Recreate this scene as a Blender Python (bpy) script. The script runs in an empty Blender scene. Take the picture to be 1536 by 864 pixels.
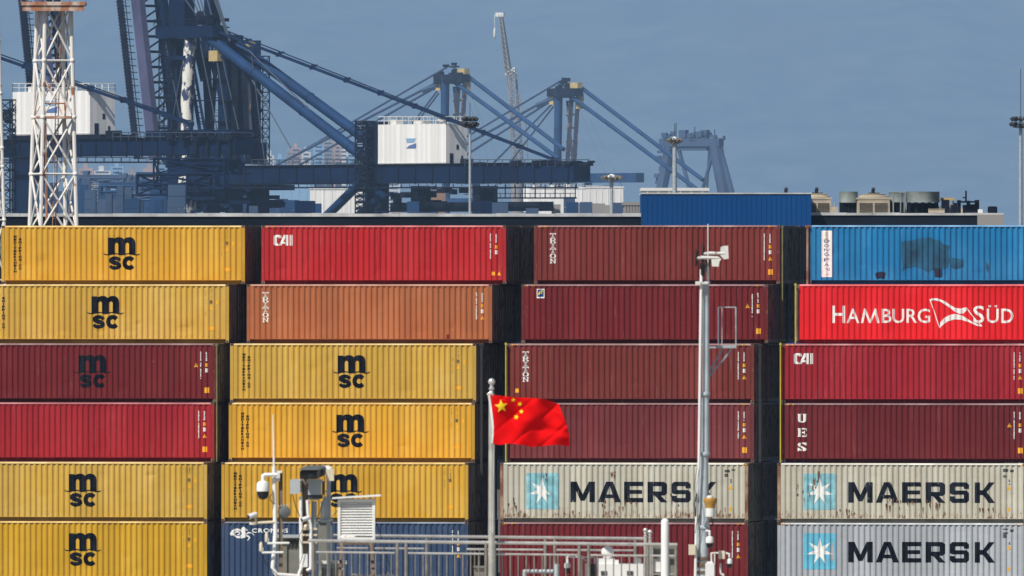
import bpy, bmesh, math, random
from mathutils import Vector, Matrix
from math import sin, cos, pi, radians as R
random.seed(7)
C = bpy.context.scene.collection
sc = bpy.context.scene

# ---------------------------------------------------------------- camera
K = 24560.0            # focal length in 1536-px-wide pixels
CZ = 20.0              # eye height above the water
cam_d = bpy.data.cameras.new('camera'); cam = bpy.data.objects.new('camera', cam_d); C.objects.link(cam)
cam.location = (0, 0, CZ); cam.rotation_euler = (R(90), 0, 0)
cam_d.sensor_width = 36; cam_d.lens = 36*K/1536
cam_d.clip_start = 5; cam_d.clip_end = 120000
cam_d.dof.use_dof = True; cam_d.dof.focus_distance = 800; cam_d.dof.aperture_fstop = 17
sc.camera = cam

HAZE = 2.6e-5
# ---------------------------------------------------------------- light
SUN_AZ, SUN_EL = 40, 47       # degrees left of the camera's back, and above the horizon
w = bpy.data.worlds.new('World'); sc.world = w; w.use_nodes = True
nt = w.node_tree; bg = nt.nodes['Background']
sky = nt.nodes.new('ShaderNodeTexSky'); sky.sky_type = 'NISHITA'; sky.sun_disc = False
sky.sun_elevation = R(SUN_EL); sky.sun_rotation = R(180+SUN_AZ)
nt.links.new(sky.outputs[0], bg.inputs[0]); bg.inputs[1].default_value = 0.06
sd = bpy.data.lights.new('sun', 'SUN'); sd.energy = 4.6; sd.angle = R(0.53); sd.color = (1.0, .955, .87)
so = bpy.data.objects.new('sun', sd); C.objects.link(so)
sdir = Vector((-sin(R(SUN_AZ))*cos(R(SUN_EL)), -cos(R(SUN_AZ))*cos(R(SUN_EL)), sin(R(SUN_EL))))
so.rotation_euler = sdir.to_track_quat('Z', 'Y').to_euler(); so.location = (-60, -60, 90)
vs = sc.view_settings; vs.view_transform = 'Standard'; vs.look = 'None'; vs.gamma = 1; vs.use_curve_mapping = False
vs.exposure = 0.0
sc.render.engine = 'CYCLES'
sc.cycles.volume_bounces = 1
sc.cycles.max_bounces = 6

# ---------------------------------------------------------------- helpers
def at(px, py, Y):
    return Vector(((px-768)/K*Y, Y, CZ+(432-py)/K*Y))

class MB:
    def __init__(s): s.v = []; s.f = []; s.mi = []; s.m = 0
    def add(s, vs, fs):
        o = len(s.v); s.v += [Vector(v) for v in vs]; s.f += [tuple(i+o for i in f) for f in fs]; s.mi += [s.m]*len(fs); return s
    def box(s, a, b):
        (x0,y0,z0),(x1,y1,z1) = a, b
        if x0>x1: x0,x1=x1,x0
        if y0>y1: y0,y1=y1,y0
        if z0>z1: z0,z1=z1,z0
        return s.add([(x0,y0,z0),(x1,y0,z0),(x1,y1,z0),(x0,y1,z0),(x0,y0,z1),(x1,y0,z1),(x1,y1,z1),(x0,y1,z1)],
                     [(0,3,2,1),(4,5,6,7),(0,1,5,4),(1,2,6,5),(2,3,7,6),(3,0,4,7)])
    def cbox(s, c, size, rot=None):
        hx,hy,hz = size[0]/2,size[1]/2,size[2]/2; c=Vector(c)
        vs=[Vector((x,y,z)) for z in (-hz,hz) for (x,y) in ((-hx,-hy),(hx,-hy),(hx,hy),(-hx,hy))]
        if rot is not None: vs=[rot@v for v in vs]
        return s.add([c+v for v in vs],[(0,3,2,1),(4,5,6,7),(0,1,5,4),(1,2,6,5),(2,3,7,6),(3,0,4,7)])
    def beam(s, p, q, w, h, side=None):
        p=Vector(p); q=Vector(q); d=(q-p).normalized()
        if side is None:
            side = Vector((0,1,0)) if abs(d.y)<.9 else Vector((1,0,0))
        a=(Vector(side)-d*d.dot(Vector(side))).normalized(); b=d.cross(a).normalized()
        a=a*w/2; b=b*h/2
        vs=[p-a-b,p+a-b,p+a+b,p-a+b,q-a-b,q+a-b,q+a+b,q-a+b]
        return s.add(vs,[(0,3,2,1),(4,5,6,7),(0,1,5,4),(1,2,6,5),(2,3,7,6),(3,0,4,7)])
    def tube(s, p, q, r, n=8, r2=None, caps=True):
        p=Vector(p); q=Vector(q); d=(q-p)
        if d.length<1e-9: return s
        d.normalize(); t=Vector((0,0,1)) if abs(d.z)<.9 else Vector((1,0,0))
        a=d.cross(t).normalized(); b=d.cross(a); r2=r if r2 is None else r2
        vs=[p+(a*cos(2*pi*i/n)+b*sin(2*pi*i/n))*r for i in range(n)]+[q+(a*cos(2*pi*i/n)+b*sin(2*pi*i/n))*r2 for i in range(n)]
        fs=[(i,(i+1)%n,n+(i+1)%n,n+i) for i in range(n)]
        if caps: fs+=[tuple(range(n-1,-1,-1)),tuple(range(n,2*n))]
        return s.add(vs,fs)
    def path(s, pts, r, n=8):
        for a,b in zip(pts,pts[1:]): s.tube(a,b,r,n)
        for p in pts[1:-1]: s.ball(p,r*1.01,6,4)
        return s
    def ball(s, c, r, n=10, m=7, sz=None):
        c=Vector(c); sz=sz or (1,1,1); vs=[]; fs=[]
        for j in range(m+1):
            t=pi*j/m
            for i in range(n):
                vs.append(c+Vector((sin(t)*cos(2*pi*i/n)*sz[0],sin(t)*sin(2*pi*i/n)*sz[1],cos(t)*sz[2]))*r)
        for j in range(m):
            for i in range(n):
                fs.append((j*n+i,(j+1)*n+i,(j+1)*n+(i+1)%n,j*n+(i+1)%n))
        return s.add(vs,fs)
    def lathe(s, c, prof, n=14, axis=None):
        """prof: (radius, height) pairs, upwards from c"""
        c=Vector(c); vs=[]; fs=[]
        rot=Matrix.Identity(3) if axis is None else Vector(axis).normalized().to_track_quat('Z','Y').to_matrix()
        for r,h in prof:
            for i in range(n):
                vs.append(c+rot@Vector((r*cos(2*pi*i/n),r*sin(2*pi*i/n),h)))
        for j in range(len(prof)-1):
            for i in range(n):
                fs.append((j*n+i,j*n+(i+1)%n,(j+1)*n+(i+1)%n,(j+1)*n+i))
        fs+=[tuple(range(n-1,-1,-1)),tuple((len(prof)-1)*n+i for i in range(n))]
        return s.add(vs,fs)
    def prism(s, pts, d):
        """pts: planar 3D outline, d: extrusion vector"""
        n=len(pts); d=Vector(d); pts=[Vector(p) for p in pts]
        return s.add(pts+[p+d for p in pts],[tuple(range(n)),tuple(range(2*n-1,n-1,-1))]+[(i,n+i,n+(i+1)%n,(i+1)%n) for i in range(n)])
    def mesh(s, name, base=None, smooth=True):
        me=bpy.data.meshes.new(name); b=base or Vector((0,0,0))
        me.from_pydata([v-b for v in s.v],[],s.f)
        bm=bmesh.new(); bm.from_mesh(me); bmesh.ops.recalc_face_normals(bm,faces=bm.faces); bm.to_mesh(me); bm.free()
        if smooth:
            me.polygons.foreach_set('use_smooth',[True]*len(me.polygons)); me.set_sharp_from_angle(angle=R(38))
        return me

def tag(o, label=None, cat=None, group=None, kind=None):
    if label: o['label']=label
    if cat: o['category']=cat
    if group: o['group']=group
    if kind: o['kind']=kind
    return o
def thing(name, label, cat, loc=(0,0,0), rz=0, group=None):
    o=bpy.data.objects.new(name,None); C.objects.link(o); o.location=loc; o.rotation_euler=(0,0,rz); o.empty_display_size=.3
    return tag(o,label,cat,group)
def root_loc(o):
    p=Vector((0,0,0))
    while o is not None: p+=o.location; o=o.parent
    return p
def part(name, mb, mat, parent=None, world=True, label=None, me=None, smooth=True):
    """world: the builder holds world coordinates, the parent is unrotated"""
    if me is None:
        me=mb.mesh(name, root_loc(parent) if (world and parent is not None) else None, smooth)
    if not me.materials: me.materials.append(mat)
    o=bpy.data.objects.new(name,me); C.objects.link(o); o.parent=parent
    if me.materials[0] is not mat:
        o.material_slots[0].link='OBJECT'; o.material_slots[0].material=mat
    if label: o['label']=label
    return o
def islands(mb):
    par=list(range(len(mb.v)))
    def find(a):
        while par[a]!=a: par[a]=par[par[a]]; a=par[a]
        return a
    for fc in mb.f:
        for q in fc[1:]:
            a,b=find(fc[0]),find(q)
            if a!=b: par[a]=b
    out={}
    for fc in mb.f:
        k=find(fc[0])
        if k not in out: out[k]=(MB(),{})
        m_,mp=out[k]; idx=[]
        for q in fc:
            if q not in mp: mp[q]=len(m_.v); m_.v.append(mb.v[q])
            idx.append(mp[q])
        m_.f.append(tuple(idx)); m_.mi.append(0)
    return [m_ for m_,_ in out.values()]
def part_each(name,mb,mat,parent):
    for m_ in islands(mb): part(name,m_,mat,parent)
def solo(name, mb, mat, label, cat, group=None, base=None):
    """a thing that is one mesh, origin at its base"""
    if base is None:
        xs=[v.x for v in mb.v]; ys=[v.y for v in mb.v]; base=Vector(((min(xs)+max(xs))/2,(min(ys)+max(ys))/2,min(v.z for v in mb.v)))
    me=mb.mesh(name,base); me.materials.append(mat)
    o=bpy.data.objects.new(name,me); C.objects.link(o); o.location=base
    return tag(o,label,cat,group)
def struct(name, mb, mat, kind='structure'):
    me=mb.mesh(name,smooth=False); me.materials.append(mat)
    o=bpy.data.objects.new(name,me); C.objects.link(o); return tag(o,kind=kind)

# ---------------------------------------------------------------- materials
def N(nt,t,**k):
    n=nt.nodes.new(t)
    for a,b in k.items(): setattr(n,a,b)
    return n
def new_mat(name):
    m=bpy.data.materials.new(name); m.use_nodes=True; nt=m.node_tree; return m,nt,nt.nodes['Principled BSDF']
def plain(name,col,rough=.6,metal=0,var=.12,scale=3.0,spec=.5):
    """paint or metal with a little mottling"""
    m,nt,b=new_mat(name)
    tc=N(nt,'ShaderNodeTexCoord'); no=N(nt,'ShaderNodeTexNoise'); no.inputs['Scale'].default_value=scale; no.inputs['Detail'].default_value=5
    oi=N(nt,'ShaderNodeObjectInfo'); no.noise_dimensions='4D'; 
    mu=N(nt,'ShaderNodeMath',operation='MULTIPLY'); mu.inputs[1].default_value=37; nt.links.new(oi.outputs['Random'],mu.inputs[0]); nt.links.new(mu.outputs[0],no.inputs['W'])
    nt.links.new(tc.outputs['Object'],no.inputs['Vector'])
    mr=N(nt,'ShaderNodeMapRange'); mr.inputs['From Min'].default_value=.3; mr.inputs['From Max'].default_value=.7
    mr.inputs['To Min'].default_value=1-var*1.6; mr.inputs['To Max'].default_value=1+var
    nt.links.new(no.outputs['Fac'],mr.inputs['Value'])
    mx=N(nt,'ShaderNodeVectorMath',operation='SCALE'); mx.inputs[0].default_value=col[:3]; nt.links.new(mr.outputs[0],mx.inputs['Scale'])
    nt.links.new(mx.outputs[0],b.inputs['Base Color']); b.inputs['Roughness'].default_value=rough; b.inputs['Metallic'].default_value=metal
    b.inputs['Specular IOR Level'].default_value=spec
    return m
def mixc(nt,f,a,b):
    m=N(nt,'ShaderNodeMix',data_type='RGBA')
    if isinstance(f,(int,float)): m.inputs[0].default_value=f
    else: nt.links.new(f,m.inputs[0])
    for s,i in ((a,6),(b,7)):
        if hasattr(s,'is_output'): nt.links.new(s,m.inputs[i])
        else: m.inputs[i].default_value=(*s[:3],1)
    return m.outputs[2]
def ramp(nt,src,lo,hi,smooth=True):
    mr=N(nt,'ShaderNodeMapRange'); mr.interpolation_type='SMOOTHSTEP' if smooth else 'LINEAR'
    mr.inputs['From Min'].default_value=lo; mr.inputs['From Max'].default_value=hi; nt.links.new(src,mr.inputs['Value']); return mr.outputs[0]
def math2(nt,op,a,b):
    m=N(nt,'ShaderNodeMath',operation=op)
    for s,i in ((a,0),(b,1)):
        if hasattr(s,'is_output'): nt.links.new(s,m.inputs[i])
        else: m.inputs[i].default_value=s
    return m.outputs[0]
def noise(nt,vec,scale,detail=4,W=None,rough=.55):
    no=N(nt,'ShaderNodeTexNoise'); no.noise_dimensions='4D'; no.inputs['Scale'].default_value=scale; no.inputs['Detail'].default_value=detail; no.inputs['Roughness'].default_value=rough
    nt.links.new(vec,no.inputs['Vector'])
    if W is not None: nt.links.new(W,no.inputs['W'])
    return no.outputs['Fac']
def stretch(nt,vec,s,loc=(0,0,0)):
    mp=N(nt,'ShaderNodeMapping'); mp.inputs['Scale'].default_value=s; mp.inputs['Location'].default_value=loc; nt.links.new(vec,mp.inputs['Vector']); return mp.outputs[0]
WC={}
def weathered(name,col,fade=None,rust=.1,streak=.18,rough=.68,bottom_rust=0.0,dark=.35):
    """container paint: panels faded unevenly, vertical streaks, scuffs, rust specks"""
    m,nt,b=new_mat(name); WC[m.name]=(col,fade)
    tc=N(nt,'ShaderNodeTexCoord'); oi=N(nt,'ShaderNodeObjectInfo'); W=math2(nt,'MULTIPLY',oi.outputs['Random'],91.0)
    P=tc.outputs['Object']
    fade=fade or tuple(min(1,c*1.22+.045) for c in col)
    c=mixc(nt,math2(nt,'MULTIPLY',ramp(nt,noise(nt,stretch(nt,P,(.55,.5,.35)),1.0,3,W),.38,.66),.75),col,fade)
    # sheets of the wall, each aged a little differently
    pf=noise(nt,stretch(nt,P,(.9,0,0)),1.0,0,W)
    c=mixc(nt,math2(nt,'MULTIPLY',ramp(nt,pf,.42,.58),.5),c,tuple(x*.74 for x in col))
    # streaks
    st=noise(nt,stretch(nt,P,(7,7,.45)),1.0,4,W,.65)
    c=mixc(nt,math2(nt,'MULTIPLY',ramp(nt,st,.5,.8),streak*2),c,tuple(x*.4+.015 for x in col))
    st2=noise(nt,stretch(nt,P,(5,5,.6),(13,0,4)),1.0,4,W,.6)
    c=mixc(nt,math2(nt,'MULTIPLY',ramp(nt,st2,.58,.78),.22),c,tuple(min(1,x*.7+.22) for x in col))
    # scuffs
    sf=noise(nt,stretch(nt,P,(1.6,1.6,5)),1.6,5,W,.7)
    c=mixc(nt,math2(nt,'MULTIPLY',ramp(nt,sf,.62,.72),.45),c,tuple(min(1,x*.8+.14) for x in col))
    # rust
    rn=noise(nt,stretch(nt,P,(4,4,1.6)),2.2,6,W,.75)
    if bottom_rust:
        sx=N(nt,'ShaderNodeSeparateXYZ'); nt.links.new(P,sx.inputs[0])
        low=math2(nt,'MULTIPLY',ramp(nt,sx.outputs['Z'],1.0,.15),bottom_rust)
        rn=math2(nt,'ADD',rn,math2(nt,'MULTIPLY',low,.16))
        big=ramp(nt,noise(nt,stretch(nt,P,(.5,.5,.6)),1.0,2,W),.45,.65)
        rn=math2(nt,'ADD',rn,math2(nt,'MULTIPLY',big,.06*bottom_rust))
    th=.76-.16*rust
    halo=ramp(nt,rn,th-.1,th)
    c=mixc(nt,math2(nt,'MULTIPLY',halo,.45*min(1,rust*2+.2)),c,(.42,.24,.11))
    c=mixc(nt,math2(nt,'MULTIPLY',ramp(nt,rn,th-.01,th+.035),.85),c,(.12,.045,.022))
    nt.links.new(c,b.inputs['Base Color']); b.inputs['Roughness'].default_value=rough
    b.inputs['Specular IOR Level'].default_value=.28
    # dents
    bp=N(nt,'ShaderNodeBump'); bp.inputs['Strength'].default_value=.5; bp.inputs['Distance'].default_value=.05
    nt.links.new(noise(nt,stretch(nt,P,(1.2,1.2,1.8)),1.0,3,W),bp.inputs['Height']); nt.links.new(bp.outputs[0],b.inputs['Normal'])
    return m
def patchy(name,a,bcol,scale=1.0,lo=.48,hi=.53,rough=.6,st=(1,1,.5)):
    m,nt,b=new_mat(name); tc=N(nt,'ShaderNodeTexCoord'); oi=N(nt,'ShaderNodeObjectInfo'); W=math2(nt,'MULTIPLY',oi.outputs['Random'],41.0)
    n=noise(nt,stretch(nt,tc.outputs['Object'],st),scale,6,W,.6)
    nt.links.new(mixc(nt,ramp(nt,n,lo,hi),a,bcol),b.inputs['Base Color']); b.inputs['Roughness'].default_value=rough
    return m
M={}
M['mustard']=weathered('mustard_paint',(.65,.352,.026),fade=(.70,.42,.065),rust=.05,streak=.12)
M['mustard_pale']=weathered('mustard_paint_pale',(.62,.375,.055),fade=(.67,.44,.11),rust=.08,streak=.14)
M['mustard_deep']=weathered('mustard_paint_deep',(.62,.345,.016),fade=(.66,.395,.035),rust=.05,streak=.12)
M['maroon']=weathered('maroon_paint',(.160,.011,.014),fade=(.185,.020,.022),rust=.04,streak=.16)
M['maroon_deep']=weathered('maroon_paint_deep',(.135,.010,.013),fade=(.155,.018,.021),rust=.03,streak=.16)
M['maroon_grey']=weathered('maroon_paint_chalky',(.165,.026,.029),fade=(.195,.042,.046),rust=.04,streak=.14)
M['brown_red']=weathered('brown_red_paint',(.18,.026,.020),fade=(.21,.040,.033),rust=.12,streak=.2)
M['red']=weathered('red_paint',(.46,.014,.018),fade=(.48,.032,.034),rust=.03,streak=.1)
M['crimson']=weathered('crimson_paint',(.33,.010,.020),fade=(.36,.022,.032),rust=.03,streak=.14)
M['scarlet']=weathered('scarlet_paint',(.74,.009,.014),fade=(.78,.018,.024),rust=.02,streak=.05)
M['orange']=weathered('orange_paint',(.40,.125,.048),fade=(.45,.16,.068),rust=.1,streak=.16)
M['blue']=weathered('blue_paint',(.008,.19,.44),fade=(.05,.29,.55),rust=.06,streak=.2)
M['beige']=weathered('beige_paint',(.56,.52,.42),fade=(.62,.60,.52),rust=.32,streak=.2,bottom_rust=1.0)
M['grey']=weathered('pale_grey_paint',(.43,.445,.475),fade=(.48,.50,.53),rust=.03,streak=.08)
M['navy']=weathered('navy_paint',(.036,.066,.14),fade=(.065,.10,.18),rust=.06,streak=.25)
M['gap_shade']=weathered('gap_shade_paint',(.15,.125,.105),rust=.2,streak=.4)  # dark tones for container ends: shade of the gaps put into the colour
M['gap_shade_brown']=weathered('gap_shade_brown_paint',(.15,.105,.085),rust=.2,streak=.4)
M['gap_shade_grey']=weathered('gap_shade_grey_paint',(.10,.09,.085),rust=.2,streak=.4)
M['rod']=patchy('lock_rod_steel',(.30,.28,.25),(.14,.09,.06),3.0,.5,.6,.7)
M['rust']=patchy('rusty_steel',(.20,.075,.035),(.40,.26,.16),2.0,.42,.6,.8)
M['casting']=patchy('casting_steel',(.10,.05,.035),(.22,.15,.11),6.0,.42,.6,.8)
def worn_ink(name,col,lo=.66):
    m,nt,b=new_mat(name); tc=N(nt,'ShaderNodeTexCoord'); oi=N(nt,'ShaderNodeObjectInfo'); W=math2(nt,'MULTIPLY',oi.outputs['Random'],53.0)
    n1=noise(nt,stretch(nt,tc.outputs['Object'],(3,3,1.4)),2.0,7,W,.75); n2=noise(nt,stretch(nt,tc.outputs['Object'],(1,1,.5)),2.0,4,W)
    c=mixc(nt,ramp(nt,n2,.35,.7),tuple(x*.8 for x in col),tuple(min(1,x*1.25+.012) for x in col)); nt.links.new(c,b.inputs['Base Color'])
    b.inputs['Roughness'].default_value=.8; b.inputs['Specular IOR Level'].default_value=.1
    al=N(nt,'ShaderNodeMapRange'); al.inputs['From Min'].default_value=lo; al.inputs['From Max'].default_value=lo+.03; al.inputs['To Min'].default_value=1; al.inputs['To Max'].default_value=.25
    nt.links.new(n1,al.inputs['Value']); nt.links.new(al.outputs[0],b.inputs['Alpha']); return m
M['ink']=worn_ink('dark_blue_lettering',(.003,.005,.012),.67)
M['ink_worn']=worn_ink('worn_dark_lettering',(.008,.011,.020),.60)
M['white_ink']=plain('white_lettering',(.83,.82,.79),.6,0,.08,6)
M['sky_ink_worn']=plain('faded_blue_square',(.24,.50,.56),.7,0,.22,2.5)
M['sky_ink']=plain('sky_blue_square',(.13,.47,.64),.6,0,.1,2)
M['yellow_ink']=plain('yellow_sticker',(.90,.42,.02),.5,0,.06)
M['amber_ink']=plain('amber_sticker',(.80,.40,.02),.5,0,.1)
M['brown_ink']=plain('brown_fine_print',(.16,.09,.04),.6,0,.1)
M['logo_blue']=plain('deep_blue_sticker',(.01,.05,.22),.5)
M['logo_yellow']=plain('yellow_swoosh',(.85,.70,.08),.5)
M['teal_stain']=plain('teal_repaint',(.006,.085,.165),.65,0,.35,1.5)
M['black_blue']=plain('black_blue_paint',(.008,.018,.05),.6)
M['stain']=plain('scuff',(.32,.12,.1),.8,0,.3,3)
M['faint_red']=plain('faint_red_lettering',(.68,.50,.47),.6)
M['white']=plain('white_paint',(.82,.82,.80),.5,0,.05,2)
M['white_dirty']=plain('white_paint_weathered',(.74,.73,.69),.55,0,.14,4)
M['steel']=plain('brushed_stainless',(.74,.71,.66),.25,.6,.16,6)
M['steel_dark']=plain('dull_stainless',(.36,.33,.29),.38,.5,.2,6)
M['galv']=plain('galvanised_steel',(.46,.50,.53),.5,.3,.14,5)
M['mast']=plain('pale_blue_grey_mast_paint',(.52,.58,.61),.5,.1,.14,3)
M['grey_box']=plain('grey_enclosure',(.42,.46,.48),.5,0,.08,4)
M['cabinet']=plain('greenish_grey_cabinet',(.20,.20,.175),.55,0,.1,4)
M['brown_post']=patchy('brown_rusty_post',(.13,.085,.06),(.22,.16,.12),3.0,.4,.6,.75)
M['black']=plain('black_plastic',(.012,.012,.014),.35,0,.1)
M['dark']=plain('dark_grey_plastic',(.05,.055,.06),.5,0,.1)
M['cream']=plain('cream_plastic',(.70,.62,.47),.5,0,.08)
M['ochre']=plain('ochre_lamp_band',(.48,.25,.045),.5,0,.1,8)
M['glass']=plain('lens_glass',(.02,.03,.04),.08,0,.05)
M['flag_yellow']=plain('flag_yellow',(.95,.68,.01),.7,0,.03)
M['yellow_paint']=plain('yellow_edge_paint',(.60,.50,.03),.6,0,.15,2)
M['olive_edge']=plain('olive_edge_paint',(.20,.19,.07),.6,0,.2,2)
M['bridge_steel']=plain('dark_lashing_steel',(.022,.024,.026),.7,0,.2,1)
M['concrete']=plain('concrete',(.30,.29,.27),.85,0,.12,.6)
M['roof_felt']=plain('roof_screed',(.34,.33,.31),.85,0,.12,1)
M['hull']=plain('ship_hull_paint',(.03,.035,.05),.6,0,.1,.2)
M['boot']=plain('deck_steel',(.06,.07,.07),.7,0,.15,.3)
# port
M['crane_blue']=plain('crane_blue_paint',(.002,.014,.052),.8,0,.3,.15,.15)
M['crane_blue_lit']=plain('crane_blue_lit_tube',(.008,.040,.12),.6,0,.18,.2,.25)  # lighter copy of the crane blue, sunlit look put into the colour
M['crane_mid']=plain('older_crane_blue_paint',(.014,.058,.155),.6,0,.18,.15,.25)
M['crane_violet']=plain('faded_violet_grey_boom_paint',(.085,.09,.17),.7,0,.2,.12,.2)
M['crane_dark']=plain('crane_machinery_grime',(.008,.012,.026),.85,0,.4,.3,.1)
M['peel']=patchy('peeling_white_and_blue_paint',(.03,.05,.12),(.82,.80,.74),.5,.47,.51,.6,(1,1,.6))
M['rust_yellow']=patchy('rust_and_yellow_frame',(.035,.035,.055),(.38,.26,.12),.35,.56,.66,.7,(1,1,.6))
M['yellow_house']=plain('pale_yellow_cabin',(.55,.42,.18),.6,0,.15,.3)
M['house_white']=weathered('machinery_house_white',(.88,.87,.85),fade=(.92,.91,.89),rust=.0,streak=.05)
M['rope']=plain('wire_rope',(.05,.07,.10),.6,0,.1)
M['tower_white']=patchy('white_tower_paint_with_rust',(.80,.77,.73),(.33,.12,.055),1.1,.60,.66,.6,(1,1,.7))
M['tower_rust']=patchy('rusty_tower_steel',(.40,.17,.09),(.62,.50,.42),1.2,.45,.6,.7)
M['shed_dark']=plain('dark_slate_cladding',(.008,.014,.024),.85,0,.35,.15,.1)
M['shed_edge']=plain('pale_parapet',(.55,.56,.56),.7,0,.25,.5)
M['block_blue']=plain('royal_blue_cladding',(.001,.060,.22),.75,0,.12,.1,.15)
M['tower_cream']=plain('cooling_tower_cream',(.46,.39,.29),.7,0,.2,.8)
M['duct_grey']=plain('pale_green_grey_duct',(.22,.25,.24),.7,0,.3,.8)
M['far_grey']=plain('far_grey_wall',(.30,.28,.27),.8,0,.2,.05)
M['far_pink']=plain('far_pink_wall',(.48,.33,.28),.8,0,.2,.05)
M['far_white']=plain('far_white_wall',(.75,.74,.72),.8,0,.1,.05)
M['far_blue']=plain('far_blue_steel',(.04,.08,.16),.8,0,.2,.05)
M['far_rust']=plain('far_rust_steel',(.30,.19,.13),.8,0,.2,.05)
M['asphalt']=plain('yard_paving',(.11,.11,.11),.9,0,.2,.01)

def flag_mat():
    m,nt,b=new_mat('flag_red'); b.inputs['Base Color'].default_value=(.86,.003,.005,1); b.inputs['Roughness'].default_value=.85; b.inputs['Specular IOR Level'].default_value=.12
    tr=N(nt,'ShaderNodeBsdfTranslucent'); tr.inputs[0].default_value=(.9,.01,.01,1); mx=N(nt,'ShaderNodeMixShader'); mx.inputs[0].default_value=.25
    nt.links.new(b.outputs[0],mx.inputs[1]); nt.links.new(tr.outputs[0],mx.inputs[2]); nt.links.new(mx.outputs[0],nt.nodes['Material Output'].inputs['Surface'])
    return m
M['flag_red']=flag_mat()
def water_mat():
    m,nt,b=new_mat('harbour_water'); b.inputs['Base Color'].default_value=(.02,.05,.06,1); b.inputs['Roughness'].default_value=.12
    tc=N(nt,'ShaderNodeTexCoord'); bp=N(nt,'ShaderNodeBump'); bp.inputs['Strength'].default_value=.6; bp.inputs['Distance'].default_value=.6
    no=N(nt,'ShaderNodeTexNoise'); no.inputs['Scale'].default_value=.15; no.inputs['Detail'].default_value=6; nt.links.new(tc.outputs['Object'],no.inputs['Vector'])
    nt.links.new(no.outputs['Fac'],bp.inputs['Height']); nt.links.new(bp.outputs[0],b.inputs['Normal']); return m
M['water']=water_mat()
def hill_mat():
    m,nt,b=new_mat('wooded_hillside'); tc=N(nt,'ShaderNodeTexCoord'); P=tc.outputs['Object']
    n1=noise(nt,stretch(nt,P,(1,1,2)),.006,6,None,.6); n2=noise(nt,P,.0008,4,None,.6)
    c=mixc(nt,ramp(nt,n1,.35,.65),(.018,.044,.040),(.070,.105,.085)); c=mixc(nt,math2(nt,'MULTIPLY',ramp(nt,n2,.45,.7),.6),c,(.07,.09,.07))
    nt.links.new(c,b.inputs['Base Color']); b.inputs['Roughness'].default_value=.95; return m
M['hill']=hill_mat()
from mathutils import noise as mn
# ================================================================ SETTING
def sheet(name,x0,x1,y0,y1,z,mat):
    mb=MB(); mb.add([(x0,y0,z),(x1,y0,z),(x1,y1,z),(x0,y1,z)],[(0,1,2,3)]); return struct(name,mb,mat)
sheet('harbour_water',-30000,30000,-2000,70000,0,M['water'])
mb=MB(); mb.box((-400,120,-2),(400,420,2.5)); struct('near_quay_ground',mb,M['concrete'])
mb=MB(); mb.box((-3900,1050,-2),(3900,19500,4.0)); struct('port_ground',mb,M['asphalt'])
# wooded hills far behind
mb=MB(); nx,ny=150,26
from mathutils import noise as mn
for j in range(ny+1):
    t=j/ny
    for i in range(nx+1):
        x=-3900+7800*i/nx; y=46000+12000*t
        crest=1650+260*mn.noise(Vector((x*.0005,3.1,0)))+50*mn.noise(Vector((x*.002,7,0)))
        z=crest*math.sin(min(1,t*1.12)*pi/2)**1.3+90*mn.noise(Vector((x*.0022,y*.0012,2)))*min(1,t*3)+14*mn.noise(Vector((x*.012,y*.006,5)))*min(1,t*3)
        mb.v.append(Vector((x,y,max(z,2))))
for j in range(ny):
    for i in range(nx):
        a=j*(nx+1)+i; mb.f.append((a,a+1,a+nx+2,a+nx+1))
hill=struct('hills',mb,M['hill'])
for p in hill.data.polygons: p.use_smooth=True
# haze
mb=MB(); mb.box((-3950,-200,-3),(3950,58300,2250))
m=bpy.data.materials.new('haze_air'); m.use_nodes=True; nt=m.node_tree; nt.nodes.remove(nt.nodes['Principled BSDF'])
pv=nt.nodes.new('ShaderNodeVolumePrincipled'); pv.inputs['Color'].default_value=(.375,.575,.89,1); pv.inputs['Density'].default_value=HAZE
pv.inputs['Anisotropy'].default_value=-0.3
nt.links.new(pv.outputs[0],nt.nodes['Material Output'].inputs['Volume'])
struct('haze',mb,m,'stuff')

# ================================================================ CONTAINERS
TH=R(8.5); TC,TS=cos(TH),sin(TH)
L,Wd,H=12.235,2.438,2.886
def ship_pt(sx,dep,z): return Vector((sx*TC+dep*TS,800-sx*TS+dep*TC,z))
def ship_x(px,dep):
    u=(px-768)/K; return (u*(800+dep*TC)-dep*TS)/(TC+u*TS)
PITCH=.278; X0,X1=.17,L-.17; NR=int((X1-X0)/PITCH); PADL=(X1-X0-NR*PITCH)/2
YO,YI=.010,.064
def breaks():
    out=[(X0,YO),(X0+PADL,YO)]; x=X0+PADL
    for i in range(NR):
        out+=[(x+.074,YO),(x+.074+.068,YI),(x+.074+.068+.068,YI),(x+PITCH,YO)]; x+=PITCH
    out.append((X1,YO)); res=[]
    for p in out:
        if not res or p[0]-res[-1][0]>1e-4: res.append(p)
    return res
BR=breaks()
DENT=[]        # dents and bulges of the wall being built: (x, z, radius x, radius z, depth)
BOW=[0.0]
def dent(x,z):
    e=min(1,max(0,(x-X0)/.5))*min(1,max(0,(X1-x)/.5))*min(1,max(0,(z-.2)/.3))*min(1,max(0,(2.8-z)/.3))
    d=.016*mn.noise(Vector((x*.55,z*.6,BOW[0])))
    for a,b,ra,rb,h in DENT: d+=h*math.exp(-((x-a)/ra)**2-((z-b)/rb)**2)
    return d*e
def prof(x):
    if x<=X0: return .0
    if x>=X1: return .0
    for (a,ya),(b,yb) in zip(BR,BR[1:]):
        if a<=x<=b: return ya+(yb-ya)*(x-a)/max(1e-6,b-a)
    return YO
Z0,Z1=.19,H-.075
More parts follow.
